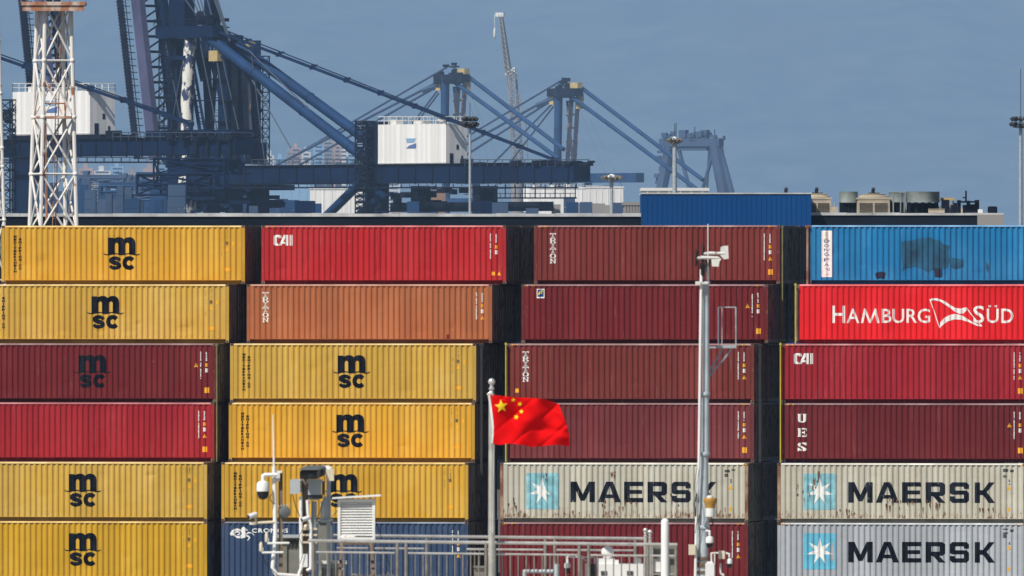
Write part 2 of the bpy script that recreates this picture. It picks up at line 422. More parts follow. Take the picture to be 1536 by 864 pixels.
def mesh_side():
    mb=MB()
    n=len(BR); rows=14
    for j in range(rows+1):
        z=Z0+(Z1-Z0)*j/rows
        for x,y in BR: mb.v.append(Vector((x,y+dent(x,z),z)))
    mb.f=[(j*n+i,j*n+i+1,(j+1)*n+i+1,(j+1)*n+i) for j in range(rows) for i in range(n-1)]
    me=bpy.data.meshes.new('side_panel'); me.from_pydata(mb.v,[],mb.f); me.materials.append(M['mustard']); return me
EDGE={}
def edge_mat(mat):
    if mat.name not in WC: return mat
    if mat.name not in EDGE:
        c,fd=WC[mat.name]; EDGE[mat.name]=weathered(mat.name+'_edges',tuple(x*.85 for x in c),fade=fd,rust=.62,streak=.3)
    return EDGE[mat.name]
RAIL={}
def rail_mat(mat):  # paler top rails: sun bleaching, plus the bright highlight line put into the colour
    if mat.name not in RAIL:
        c,fd=WC[mat.name]; RAIL[mat.name]=weathered(mat.name+'_bleached_highlight_rail',tuple(min(.85,x*.95+.12) for x in c),fade=tuple(min(.85,x+.25) for x in fd),rust=.45,streak=.2)
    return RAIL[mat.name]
def mesh_end(x,deep):
    mb=MB(); pts=[]; y=.17; 
    while y<Wd-.17-.25:
        pts+=[(y,0),(y+.11,0),(y+.15,deep),(y+.21,deep)]; y+=.25
    pts.append((Wd-.17,0)); n=len(pts)
    mb.v=[Vector((x-.03-d,yy,.2)) for yy,d in pts]+[Vector((x-.03-d,yy,H-.1)) for yy,d in pts]
    mb.f=[(i,i+1,n+i+1,n+i) for i in range(n-1)]
    me=bpy.data.meshes.new('end_panel'); me.from_pydata(mb.v,[],mb.f); return me
def build_meshes():
    g={}
    g['side_panel']=mesh_side(); g['end_panel']=mesh_end(L,.045)
    mb=MB(); mb.box((.06,.06,H-.045),(L-.06,Wd-.06,H-.02)); mb.box((.06,.06,.16),(L-.06,Wd-.06,.2)); mb.box((.03,.17,.2),(.06,Wd-.17,H-.1)); g['roof']=mb.mesh('roof')
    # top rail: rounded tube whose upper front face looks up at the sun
    mb=MB(); mb.prism([(X0,.0,H-.092),(X0,-.004,H-.078),(X0,.002,H-.055),(X0,.045,H-.008),(X0,.06,H-.005),(X0,.06,H-.092)],(X1-X0,0,0))
    g['top_rail']=mb.mesh('top_rail',smooth=False)
    mb=MB(); mb.box((X0,.26,-.017),(X1,.28,.18)); mb.box((X0,.16,.006),(X1,.28,.029)); mb.box((X0,.006,.181),(X1,.28,.2)); g['bottom_rail']=mb.mesh('bottom_rail')
    for k,(x,y) in enumerate(((0,0),(L-.16,0),(L-.16,Wd-.16))):
        mb=MB(); mb.box((x+.004,y+.004,.118),(x+.156,y+.156,H-.118)); g['corner_post%d'%k]=mb.mesh('corner_post')
    mb=MB(); mb.box((L-.09,.17,H-.11),(L-.01,Wd-.17,H-.012)); g['end_rail0']=mb.mesh('end_rail'); mb=MB(); mb.box((L-.1,.17,.02),(L-.01,Wd-.17,.19)); g['end_rail1']=mb.mesh('end_rail')
    for k,(x,y) in enumerate(((0,0),(L-.178,0),(L-.178,Wd-.162))):
        for j,z in enumerate((0,H-.118)):
            mb=MB(); mb.box((x,y-.001,z),(x+.178,y+.162,z+.118)); c=(x+.089,z+.059)
            mb.m=1; mb.box((c[0]-.035,y-.005,c[1]-.026),(c[0]+.035,y-.002,c[1]+.026)); mb.m=0
            me=mb.mesh('corner_casting'); me.materials.append(None); me.materials.append(M['black'])
            for p,mi in zip(me.polygons,mb.mi): p.material_index=mi
            g['corner_casting%d%d'%(k,j)]=me
    for q_,y in enumerate((.42,.92,1.50,2.0)):
        mb=MB(); mb.tube((L-.012,y,.14),(L-.012,y,H-.1),.022,6); mb.box((L-.02,y-.05,1.0),(L+.004,y+.05,1.1)); g['lock_rod%d'%q_]=mb.mesh('lock_rod')
    for me in g.values():
        if not me.materials: me.materials.append(M['mustard'])
    return g
G=build_meshes()
def cpart(key,mat,root):
    nm=key.rstrip('0123456789'); o=bpy.data.objects.new(nm,G[key]); C.objects.link(o); o.parent=root
    o.material_slots[0].link='OBJECT'; o.material_slots[0].material=mat; return o
RC=[M['gap_shade'],M['gap_shade_brown'],M['gap_shade_grey']]
def container(label,pxl,dep,tier,mat,post=None,group='stacked shipping containers'):
    zb=23.09-H-2.906*(tier-1)
    sx=ship_x(pxl,dep); r=thing('shipping_container',label,'shipping container',ship_pt(sx,dep,zb),-TH,group)
    dk=RC[tier%3]; r['wall']=mat.name  # ends and rear post coloured dark for gap shade, whatever the wall paint
    for q_ in range(4): cpart('lock_rod%d'%q_,M['rod'],r)
    rr=random.Random(tier*17+int(pxl)); BOW[0]=rr.uniform(0,99); DENT.clear()
    for _ in range(rr.randint(2,6)): DENT.append((rr.uniform(.8,11.4),rr.uniform(.4,2.4) if rr.random()<.4 else rr.uniform(.4,1.0),rr.uniform(.12,.4),rr.uniform(.12,.35),rr.uniform(.012,.034)))
    o=bpy.data.objects.new('side_panel',mesh_side()); C.objects.link(o); o.parent=r; o.material_slots[0].link='OBJECT'; o.material_slots[0].material=mat
    em=edge_mat(mat)
    for k in ('roof','top_rail','bottom_rail'): cpart(k,em if k=='bottom_rail' else (mat if k=='roof' else rail_mat(mat)),r)
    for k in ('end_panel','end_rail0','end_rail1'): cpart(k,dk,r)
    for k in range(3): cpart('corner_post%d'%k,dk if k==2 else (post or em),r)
    for k in range(3):
        for j in range(2): cpart('corner_casting%d%d'%(k,j),M['casting'],r)
    return r
def rear_container(label,sx,dep,tier,mat):
    zb=23.09-H-2.906*(tier-1)
    r=thing('shipping_container',label,'shipping container',ship_pt(sx,dep,zb),-TH,'container ends seen in the gaps')
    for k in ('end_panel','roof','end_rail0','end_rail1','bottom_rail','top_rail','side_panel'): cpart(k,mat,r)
    for q_ in range(4): cpart('lock_rod%d'%q_,M['rod'],r)
    for k in (1,2): cpart('corner_post%d'%k,mat,r)
    for k in (1,2):
        for j in range(2): cpart('corner_casting%d%d'%(k,j),M['casting'],r)
    return r

# ---------------------------------------------------------------- decals: flat outlines laid onto the corrugation
def stroke(pts,w,closed=False):
    pts=[Vector(p) for p in pts]; n=len(pts); ws=w if isinstance(w,(list,tuple)) else [w]*n; out=[]; L_=[];R_=[]
    for i,p in enumerate(pts):
        a=pts[i-1] if (i>0 or closed) else None; b=pts[(i+1)%n] if (i<n-1 or closed) else None
        d1=(p-a).normalized() if a is not None else None; d2=(b-p).normalized() if b is not None else None
        if d1 is None: nrm=Vector((-d2.y,d2.x)); k=1
        elif d2 is None: nrm=Vector((-d1.y,d1.x)); k=1
        else:
            n1=Vector((-d1.y,d1.x)); n2=Vector((-d2.y,d2.x)); nrm=(n1+n2); 
            if nrm.length<1e-6: nrm=n1
            nrm.normalize(); k=min(2.2,1/max(.3,nrm.dot(n1)))
        L_.append(p+nrm*ws[i]/2*k); R_.append(p-nrm*ws[i]/2*k)
    m=n if closed else n-1
    for i in range(m):
        j=(i+1)%n; out.append([L_[i],L_[j],R_[j],R_[i]])
    return out
def arc(cx,cy,rx,ry,a0,a1,n=14):
    return [(cx+rx*cos(R(a0+(a1-a0)*i/n)),cy+ry*sin(R(a0+(a1-a0)*i/n))) for i in range(n+1)]
def rect(x0,z0,x1,z1): return [(x0,z0),(x1,z0),(x1,z1),(x0,z1)]
def star(cx,cz,r,ri,n,rot=90):
    return [(cx+(r if k%2==0 else ri)*cos(R(rot+180*k/n)),cz+(r if k%2==0 else ri)*sin(R(rot+180*k/n))) for k in range(2*n)]
_tc={}
def text_polys(s,bold=0.0,spacing=1.0):
    key=(s,bold,spacing)
    if key in _tc: return _tc[key]
    cu=bpy.data.curves.new('t','FONT'); cu.body=s; cu.size=1; cu.resolution_u=3; cu.offset=bold; cu.space_character=spacing
    o=bpy.data.objects.new('t',cu); C.objects.link(o); dg=bpy.context.evaluated_depsgraph_get(); me=bpy.data.meshes.new_from_object(o.evaluated_get(dg))
    ps=[[(me.vertices[i].co.x,me.vertices[i].co.y) for i in p.vertices] for p in me.polygons]
    bpy.data.meshes.remove(me); bpy.data.objects.remove(o); bpy.data.curves.remove(cu)
    _tc[key]=ps; return ps
def fit(ps,x0,z0,x1,z1):
    xs=[p[0] for q in ps for p in q]; ys=[p[1] for q in ps for p in q]; a,b,c,d=min(xs),max(xs),min(ys),max(ys)
    return [[(x0+(p[0]-a)/(b-a)*(x1-x0),z0+(p[1]-c)/(d-c)*(z1-z0)) for p in q] for q in ps]
def text(s,x0,z0,x1,z1,bold=0.0,spacing=1.0): return fit(text_polys(s,bold,spacing),x0,z0,x1,z1)
def tf(ps,sx,sz,ox,oz): return [[(p[0]*sx+ox,p[1]*sz+oz) for p in q] for q in ps]
def decal(name,groups,mat,root,lift=.004,conform=True,label=None):
    """groups: list of polygon lists; polygons in one list do not overlap"""
    bm=bmesh.new()
    for gi,ps in enumerate(groups):
        sub=bmesh.new()
        for q in ps:
            vs=[sub.verts.new((p[0],0,p[1])) for p in q]
            from mathutils.geometry import tessellate_polygon
            for t3 in (tessellate_polygon([[Vector((p[0],p[1],0)) for p in q]]) if len(q)>3 else [(0,1,2)]):
                try: sub.faces.new([vs[i] for i in t3])
                except ValueError: pass
        xs=[v.co.x for v in sub.verts]
        if conform and xs:
            a,b=min(xs),max(xs)
            for x,_ in BR:
                if a<x<b:
                    bmesh.ops.bisect_plane(sub,geom=sub.verts[:]+sub.edges[:]+sub.faces[:],plane_co=(x,0,0),plane_no=(1,0,0),dist=1e-5)
        off=lift+.0012*gi
        mp={}
        for v in sub.verts: mp[v]=bm.verts.new((v.co.x,prof(v.co.x)+dent(v.co.x,v.co.z)-off-(.004 if conform else 0),v.co.z))
        for f in sub.faces:
            try: bm.faces.new([mp[v] for v in f.verts])
            except ValueError: pass
        sub.free()
    for f in bm.faces:
        f.normal_update()
        if f.normal.y>0: f.normal_flip()
    me=bpy.data.meshes.new(name); bm.to_mesh(me); bm.free(); me.materials.append(mat)
    o=bpy.data.objects.new(name,me); C.objects.link(o); o.parent=root
    if label: o['label']=label
    return o

def emblem_ms(root,cx=6.05):
    m=[(-.692,1.45),(-.692,2.29),(-.42,2.29),(-.39,2.24),(-.30,2.285),(-.18,2.315),(-.02,2.30),(.07,2.25),(.12,2.21),(.2,2.28),(.32,2.315),(.45,2.31),(.58,2.25),(.66,2.15),(.692,2.0),(.692,1.45),
       (.369,1.45),(.369,1.95),(.34,2.02),(.27,2.04),(.20,2.02),(.169,1.95),(.169,1.45),(-.169,1.45),(-.169,1.95),(-.2,2.02),(-.26,2.04),(-.32,2.02),(-.354,1.95),(-.354,1.45)]
    wave=stroke([(-.92,1.50),(-.86,1.465),(-.75,1.44),(-.62,1.44),(-.48,1.47),(-.34,1.5),(-.2,1.48),(-.08,1.445),(0,1.435),(.08,1.445),(.2,1.48),(.36,1.5),(.5,1.47),(.62,1.44),(.75,1.43),(.86,1.455),(.92,1.49)],
                [.02]+[.05]*15+[.02])
    s=stroke([(-.105,1.15),(-.15,1.22),(-.24,1.265),(-.36,1.275),(-.47,1.255),(-.545,1.20),(-.54,1.13),(-.46,1.075),(-.34,1.045),(-.22,1.01),(-.145,.95),(-.13,.88),(-.19,.82),(-.30,.79),(-.42,.79),(-.52,.825),(-.59,.90)],
             [.16,.17,.175,.18,.18,.185,.2,.21,.215,.21,.2,.185,.18,.175,.175,.17,.16])
    c=stroke(arc(.37,1.035,.235,.235,38,322,18),.21)
    g=[[m],wave,s,c]
    decal('emblem',[tf(x,1,1,cx,0) for x in g],M['ink'],root)
def vert_text(words,x0,ztop,h,wd,gap,bold=.02):
    ps=[]
    z=ztop
    for ch in words:
        if ch!=' ':
            ww=wd*(.3 if ch=='I' else 1); ps+=text(ch,x0+(wd-ww)/2,z-h,x0+(wd+ww)/2,z,bold)
        z-=h+gap
    return ps
def line_name(root,x=.62):
    a=vert_text('MEDITERRANEAN',x,2.40,.108,.135,.036,.05); b=vert_text('SHIPPING CO',x+.25,2.26,.108,.135,.036,.05)
    decal('lettering',[a,b],M['ink'],root)
def fine_column(x,ztop,zbot,w,seed,dens=.8):
    rr=random.Random(seed); ps=[]; z=ztop
    while z>zbot:
        h=.035+.03*rr.random()
        if rr.random()<dens: ps.append(rect(x+rr.random()*.02,z-h,x+w-rr.random()*.02,z))
        z-=h+.014
    return ps
def markings(root,fine,seed,style='std'):
    """the registration lettering and stickers at the right-hand end of the wall"""
    s=random.Random(seed)
    if style=='mustard':
        decal('fine_print',[fine_column(11.05,2.62,1.35,.035,seed,.6)+fine_column(11.33,2.66,2.2,.05,seed+1,.8)],M['brown_ink'],root)
        decal('sticker',[[rect(11.27,1.93,11.40,2.10)]],M['brown_ink'],root)
        decal('hazard_triangle',[[[(11.22,1.62),(11.46,1.62),(11.34,1.86)]]],M['amber_ink'],root)
        decal('sticker',[[rect(11.58,1.88,11.72,2.08)]],M['amber_ink'],root); decal('sticker',[[rect(11.20,.62,11.52,.80)]],M['yellow_ink'],root)
        return
    if style=='white':
        decal('fine_print',[fine_column(11.05,2.62,2.42,.28,seed,.8)+fine_column(11.05,2.36,2.2,.2,seed+1,.8)+fine_column(11.40,2.58,2.46,.2,seed+3,.8)+fine_column(11.33,2.1,1.9,.1,seed+4,.9)],M['dark'],root)
        decal('hazard_triangle',[[[(11.25,1.60),(11.47,1.60),(11.36,1.83)]]],M['amber_ink'],root)
        decal('sticker',[[rect(11.30,.55,11.41,.74)]],M['amber_ink'],root)
        return
    decal('fine_print',[fine_column(11.42,2.48,1.17,.075,seed,.93)+fine_column(11.70,2.46,2.03,.085,seed+1,.95)],M[fine],root)
    decal('sticker',[[rect(11.68,1.74,11.81,1.91)]],M['yellow_ink'],root)
    decal('sticker',[[rect(11.68,1.46,11.81,1.66)]],M[fine],root)
    if style in ('std','tri'): decal('hazard_triangle',[[[(11.65,1.15),(11.85,1.15),(11.75,1.35)]]],M['yellow_ink'],root)
    if style=='left_tri': decal('hazard_triangle',[[[(11.12,1.72),(11.32,1.72),(11.22,1.94)]]],M['yellow_ink'],root)
    if style in ('std','left_tri'): decal('sticker',[[rect(11.64,.45,11.87,.72)]],M['yellow_ink'],root)
    if style=='low':
        decal('sticker',[[rect(11.50,.42,11.68,.60)]],M['yellow_ink'],root); decal('hazard_triangle',[[[(11.78,.42),(11.98,.42),(11.88,.62)]]],M['yellow_ink'],root)
def tape(root,xs):
    for x in xs:
        ps=[]
        for k in range(4):
            a=x+k*.12; ps.append([(a,H-.10),(a+.06,H-.10),(a+.09,H-.03),(a+.03,H-.03)])
        decal('hazard_strip',[ps],M['yellow_ink'],root,lift=.03,conform=False)
SLAB={'T':[[(0,.70),(0,1),(1,1),(1,.70),(.88,.70),(.80,.84),(.62,.84),(.62,.14),(.76,.14),(.76,0),(.24,0),(.24,.14),(.38,.14),(.38,.84),(.2,.84),(.12,.70)]],
 'I':[[(.2,0),(.2,.14),(.38,.14),(.38,.86),(.2,.86),(.2,1),(.8,1),(.8,.86),(.62,.86),(.62,.14),(.8,.14),(.8,0)]],
 'N':[[(0,0),(0,.14),(.12,.14),(.12,.86),(0,.86),(0,1),(.32,1),(.74,.34),(.74,.86),(.62,.86),(.62,1),(1,1),(1,.86),(.9,.86),(.9,0),(.72,0),(.28,.70),(.28,.14),(.42,.14),(.42,0)]]}
def slab_R():
    return [rect(0,0,.44,.14),rect(.10,.14,.34,.86),rect(0,.86,.34,1),*stroke([(.34,.92),(.62,.92),(.78,.86),(.84,.74),(.78,.60),(.62,.53),(.34,.53)],.17)],stroke([(.5,.5),(.72,.2),(.82,.08),(1,.07)],.2)
def logo_triton(root,x=.78,top=2.50):
    g1=[];g2=[]; h,wd,p=.228,.315,.252
    for k,ch in enumerate('TRITON'):
        z=top-h-k*p
        if ch in SLAB: g1+=tf(SLAB[ch],wd,h,x,z)
        elif ch=='R':
            a,b=slab_R(); g1+=tf(a,wd,h,x,z); g2+=tf(b,wd,h,x,z)
        else: g1+=tf(stroke(arc(.5,.5,.38,.40,0,345,15),[.24,.22,.17,.15,.17,.22,.24,.24,.24,.22,.17,.15,.17,.22,.24,.24],True),wd,h,x,z)
    decal('lettering',[g1,g2],M['white_ink'],root)
def logo_cai(root,x=.62,top=2.42):
    w_,h=.90,.53
    c=[[(0,.12),(0,.88),(.08,1),(.36,1),(.42,.9),(.42,.70),(.27,.70),(.27,.8),(.16,.8),(.16,.2),(.24,.2),(.26,0),(.08,0)],
       [(.27,0),(.41,0),(.47,.18),(.66,.18),(.66,0),(.80,0),(.80,1),(.56,1)],rect(.89,0,1.04,1)]
    decal('lettering',[tf(c,w_,h,x,top-h)],M['white_ink'],root); decal('letter_counter',[tf([[(.53,.36),(.66,.36),(.66,.74)]],w_,h,x,top-h)],root['wall'] and bpy.data.materials[root['wall']],root,lift=.007)
def logo_ues(root,x=.80):
    u=[[(0,1),(.42,1),(.42,.92),(.36,.9),(.36,.2),(.5,.1),(.62,.2),(.62,.9),(.55,.92),(.55,1),(1,1),(1,.92),(.94,.9),(.94,.25),(.85,.08),(.65,0),(.3,0),(.12,.08),(.04,.25),(.04,.9),(0,.92)]]
    e=[rect(0,.9,.36,1),rect(.06,.1,.36,.9),rect(0,0,.36,.1),rect(.46,.86,1,1),rect(.46,0,1,.14),[(.46,.43),(.7,.43),(.7,.3),(.8,.3),(.8,.7),(.7,.7),(.7,.57),(.46,.57)],[(.88,.14),(1,.14),(1,.34),(.94,.34)],[(.88,.86),(.94,.66),(1,.66),(1,.86)]]
    s=[[(0,0),(.12,0),(.2,.08),(.42,0),(.42,.2),(.28,.28),(.14,.38),(0,.38)],[(.0,.78),(.1,.93),(.36,1),(.36,.62),(.95,.32),(1,.2),(.9,.05),(.55,0),(.55,.3),(.05,.62)],[(.5,1),(.7,.98),(.88,1),(1,1),(1,.66),(.86,.66),(.72,.8),(.5,.86)]]
    for k,p in enumerate((u,e,s)): decal('lettering',[tf(p,.45,.42,x,2.36-.42-k*.70)],M['white_ink'],root)
def oct_letters():
    A={}
    t=.22; v=.285
    A['M']=(1.20,[[(0,0),(0,1),(.30,1),(.60,.38),(.90,1),(1.20,1),(1.20,0),(.93,0),(.93,.55),(.70,.07),(.50,.07),(.27,.55),(.27,0)]])
    A['A']=(1.14,[[(0,0),(.40,1),(.74,1),(.66,.80),(.57,.80),(.29,0)],[(.74,1),(1.14,0),(.85,0),(.575,.80),(.66,.80)],[(.37,.20),(.43,.38),(.715,.38),(.78,.20)]])
    A['E']=(.93,[[(0,0),(0,1),(.93,1),(.93,.79),(.28,.79),(.28,.60),(.88,.60),(.88,.41),(.28,.41),(.28,.21),(.93,.21),(.93,0)]])
    A['R']=(.95,[rect(0,0,.27,1),[(.27,1),(.80,1),(.93,.89),(.93,.44),(.81,.33),(.27,.33),(.27,.53),(.66,.53),(.66,.79),(.27,.79)],[(.34,.33),(.64,.33),(.95,0),(.65,0)]])
    A['S']=(.93,[[(.0,.47),(.0,.88),(.12,1),(.81,1),(.93,.88),(.93,.68),(.68,.68),(.68,.79),(.25,.79),(.25,.60),(.81,.60),(.93,.48),(.93,.12),(.81,0),(.12,0),(0,.12),(0,.32),(.25,.32),(.25,.21),(.68,.21),(.68,.40),(.10,.40)]])
    A['K']=(.98,[rect(0,0,.25,1),[(.25,.38),(.25,.62),(.40,.62),(.68,1),(.96,1),(.58,.53),(.98,0),(.67,0),(.40,.38)]])
    return A
def logo_star_word(root,worn):
    if worn: ink=M['ink_worn']
    else: ink=M['ink']
    sq=[(1.32,.62),(2.86,.62),(2.89,.66),(2.89,2.34),(2.86,2.38),(1.32,2.38),(1.29,2.34),(1.29,.66)]
    decal('sky_blue_square',[[sq]],M['sky_ink_worn' if worn else 'sky_ink'],root,lift=.003)
    decal('white_star',[[star(2.08,1.50,.69,.25,7)]],M['white_ink'],root,lift=.006)
    A=oct_letters(); xs=[('M',3.48,4.68),('A',4.83,5.97),('E',6.12,7.06),('R',7.28,8.25),('S',8.46,9.40),('K',9.68,10.68)]
    for ch,a,b in xs:
        w_,ps=A[ch]; decal('lettering',[tf(ps,(b-a)/w_,1.0,a,.965)],ink,root)
def logo_hs(root):
    g=text('H',1.79,.985,2.42,1.835,.012)+text('A',2.50,.985,3.13,1.69,.012)+[[(3.20,.985),(3.36,1.69),(3.44,1.69),(3.66,1.14),(3.88,1.69),(3.96,1.69),(4.12,.985),(4.00,.985),(3.90,1.44),(3.71,.985),(3.61,.985),(3.42,1.44),(3.32,.985)]]+text('BURG',4.24,.985,6.62,1.69,.012)
    g+=text('S',8.74,.985,9.30,1.835,.012)+text('D',10.12,.985,10.73,1.69,.014)
    g+=text('U',9.42,.985,10.0,1.69,.014)+[rect(9.50,1.76,9.62,1.86),rect(9.80,1.76,9.92,1.86)]
    decal('lettering',[g],M['white_ink'],root)
    def c(p): return ((1230+p[0]/5.02-1194)/30.15,2.886-(430+p[1]/5.02-425.3)/30.7)
    top=[(815,92),(840,82),(875,82),(930,103),(975,135),(1010,155),(1045,160),(1095,150),(1093,175),(1070,197),(1040,200),(1005,183),(960,148),(900,108),(860,98),(825,100)]
    low=[(890,310),(898,262),(930,228),(970,207),(1010,200),(1060,212),(1120,250),(1165,272),(1215,295),(1175,292),(1110,262),(1050,244),(1000,242),(950,258),(915,285)]
    l1=stroke([c(p) for p in ((820,93),(845,160),(868,235),(893,305))],.05); l2=stroke([c(p) for p in ((1093,155),(1130,205),(1170,255),(1208,292))],.05)
    decal('emblem',[[[c(p) for p in top]],[[c(p) for p in low]],l1,l2],M['white_ink'],root)
def logo_cronos(root):
    decal('lettering',[text('CRONOS',1.50,2.34,3.30,2.555,.03,1.1)],M['white_ink'],root)
    def c(p): return ((320+p[0]/8.533-332)/30.1,2.886-(780+p[1]/8.533-783.3)/30.7)
    spiral=[]
    for i in range(26):
        a=R(200-i*27); r=.30*(1-i/30); spiral.append((c((310,185))[0]+r*.95*cos(a)*1.15,c((310,185))[1]+r*sin(a)*.8))
    g=[stroke(spiral,[.11*(1-.6*i/26) for i in range(26)]),[[c(p) for p in ((265,215),(240,195),(200,182),(228,170),(232,140),(250,160),(275,180),(290,215),(330,215),(360,190),(370,150),(352,140),(362,105),(395,95),(412,115),(440,140),(420,150),(408,140),(410,165),(425,190),(405,235),(350,245),(300,240))]],
       stroke([c(p) for p in ((405,195),(450,168),(490,175),(520,205))],[.07,.06,.05,.02]),stroke([c(p) for p in ((400,205),(440,215),(462,232),(450,255),(430,270))],[.1,.07,.06,.05,.03])]
    decal('emblem',g,M['white_ink'],root)
def logo_swoosh(root):
    sq=rect(.78,2.22,1.14,2.62)
    decal('sticker',[[rect(.76,2.20,1.15,2.66)]],M['white_ink'],root,lift=.003)
    decal('sticker',[[rect(.80,2.27,1.11,2.62)]],M['logo_blue'],root,lift=.006)
    decal('emblem',[[[(.83,2.35),(.87,2.5),(.95,2.57),(1.09,2.58),(1.04,2.53),(.95,2.51),(.97,2.47),(1.06,2.48),(1.01,2.43),(.94,2.42),(.90,2.37)]]],M['logo_yellow'],root,lift=.009)
def sign_df(root):
    decal('sign_panel',[[rect(.655,.33,1.195,2.62)]],M['white_ink'],root,lift=.004)
    g=[]
    for ch,a,b in (('D',230,275),('O',298,338),('N',362,402),('G',422,466),('F',503,546),('A',578,616),('N',640,682),('G',702,742)):
        z1=2.886-(335+a/9.6-337.3)/30.7; z0=2.886-(335+b/9.6-337.3)/30.7; g+=text(ch,.79,z0,1.06,z1,.0)
    decal('lettering',[g],M['logo_blue'],root,lift=.008)
    def cj(strokes,x,z,s): 
        return [stroke([(x+a*s,z+b*s) for a,b in st],.028) for st in strokes]
    e=cj([[(.15,.85),(.85,.85)],[(.42,1),(.25,.52),(.8,.52)],[(.55,.7),(.55,.05),(.42,.12)],[(.36,.35),(.18,.12)],[(.7,.35),(.88,.12)]],.81,2.33,.22)
    f=cj([[(.5,1),(.55,.85)],[(.1,.75),(.9,.75)],[(.42,.75),(.38,.4),(.12,.05)],[(.4,.5),(.78,.5),(.72,.08),(.55,.1)]],.81,2.07,.22)
    decal('characters',[*e,*f],M['faint_red'],root,lift=.008)

def rust_runs(root,spots,seed):
    rr=random.Random(seed); ps=[]
    for x,z,n,sx_,sz_ in spots:
        for _ in range(n):
            cx=x+rr.uniform(-sx_,sx_); cz=z+rr.uniform(-sz_,sz_); a=rr.uniform(.015,.05); h=rr.uniform(.06,.34)
            ps.append([(cx-a,cz),(cx-a*.6,cz+.05),(cx+a*.3,cz+.07),(cx+a,cz+.01),(cx+a*.5,cz-h*.5),(cx+a*.1,cz-h),(cx-a*.3,cz-h*.6)])
    for k,p in enumerate(ps): decal('rust_stain',[[p]],M['rust_mark'],root,lift=.008+.0012*(k%9))
M['rust_mark']=patchy('rust_mark',(.10,.035,.015),(.26,.12,.05),5,.4,.6,.85)
def run_rust(o,kind):
    if kind: rust_runs(o,[(1.75,1.9,6,.25,.3),(2.1,2.35,4,.15,.1),(1.45,1.4,4,.2,.3),(.95,1.6,3,.1,.3),(6.4,.85,16,1.1,.22),(5.6,1.0,5,.3,.3),(8.0,.8,5,.5,.15),(10.2,.6,4,.4,.1),(3.3,.55,4,.4,.1)],5)
    else: rust_runs(o,[(5.6,2.3,5,.12,.2),(5.9,.9,10,.9,.25),(8.6,1.1,3,.5,.3),(.6,.9,4,.2,.3),(2.3,2.2,4,.2,.15),(4.0,.5,6,2,.1)],6)
# ---------------------------------------------------------------- the stacks in view
LEFTS=[[2,392,801,1212],[-23,370,782,1194],[-43,345,760,1172],[-46,343,760,1172],[-58,332,750,1166],[-58,332,750,1166]]
DEP=[7.5,5.0,2.5,2.5,0,0]
spec={
(1,1):('mustard yellow container with black emblem, topmost of the leftmost stack',M['mustard'],'ms'),
(2,1):('mustard yellow container with black emblem directly above the maroon one of the leftmost stack',M['mustard_pale'],'ms'),
(3,1):('maroon container bearing a black emblem, in the leftmost stack',M['maroon'],'ms_maroon'),
(4,1):('plain crimson red container under the maroon one in the leftmost stack',M['crimson'],'plain'),
(5,1):('dull ochre container with black emblem right under the crimson one, leftmost stack',M['mustard_pale'],'ms'),
(6,1):('mustard yellow container with black emblem, lowest of the leftmost stack',M['mustard_deep'],'ms'),
(1,2):('bright red container with short white three-letter word, topmost of the second stack',M['red'],'cai'),
(2,2):('orange brown container with white vertical lettering under the bright red one',M['orange'],'tri'),
(3,2):('pale mustard container with black emblem directly below the orange brown one',M['mustard_pale'],'ms'),
(4,2):('mustard yellow container with black emblem behind the tip of the whip antenna',M['mustard'],'ms'),
(5,2):('mustard yellow container whose black emblem is half hidden by the cameras',M['mustard'],'ms'),
(6,2):('navy blue container with white seahorse emblem behind the railing',M['navy'],'cro'),
(1,3):('brown red container with white vertical lettering, topmost of the third stack',M['brown_red'],'tri'),
(2,3):('deep maroon container with small blue and yellow square sticker',M['maroon'],'swo'),
(3,3):('rust streaked brown red container with white vertical lettering, just above the flag',M['brown_red'],'tri'),
(4,3):('chalky maroon container partly hidden behind the red flag',M['maroon_grey'],'plain3'),
(5,3):('rusty off-white container with star square and large lettering behind the mast',M['beige'],'mae'),
(6,3):('maroon container behind the railing, lowest of the third stack',M['maroon'],'plain6'),
(1,4):('bright blue container with white vertical sign and dark repaint patches',M['blue'],'df'),
(2,4):('scarlet container with white lettering around a waving flag emblem',M['scarlet'],'hs'),
(3,4):('crimson container with short white three-letter word under the scarlet one',M['crimson'],'cai'),
(4,4):('dark maroon container with three big white stencilled letters',M['maroon_deep'],'ues'),
(5,4):('rusty off-white container with star square and large lettering, in the rightmost stack',M['beige'],'mae'),
(6,4):('clean pale grey container with star square and large dark lettering',M['grey'],'mae2'),
}
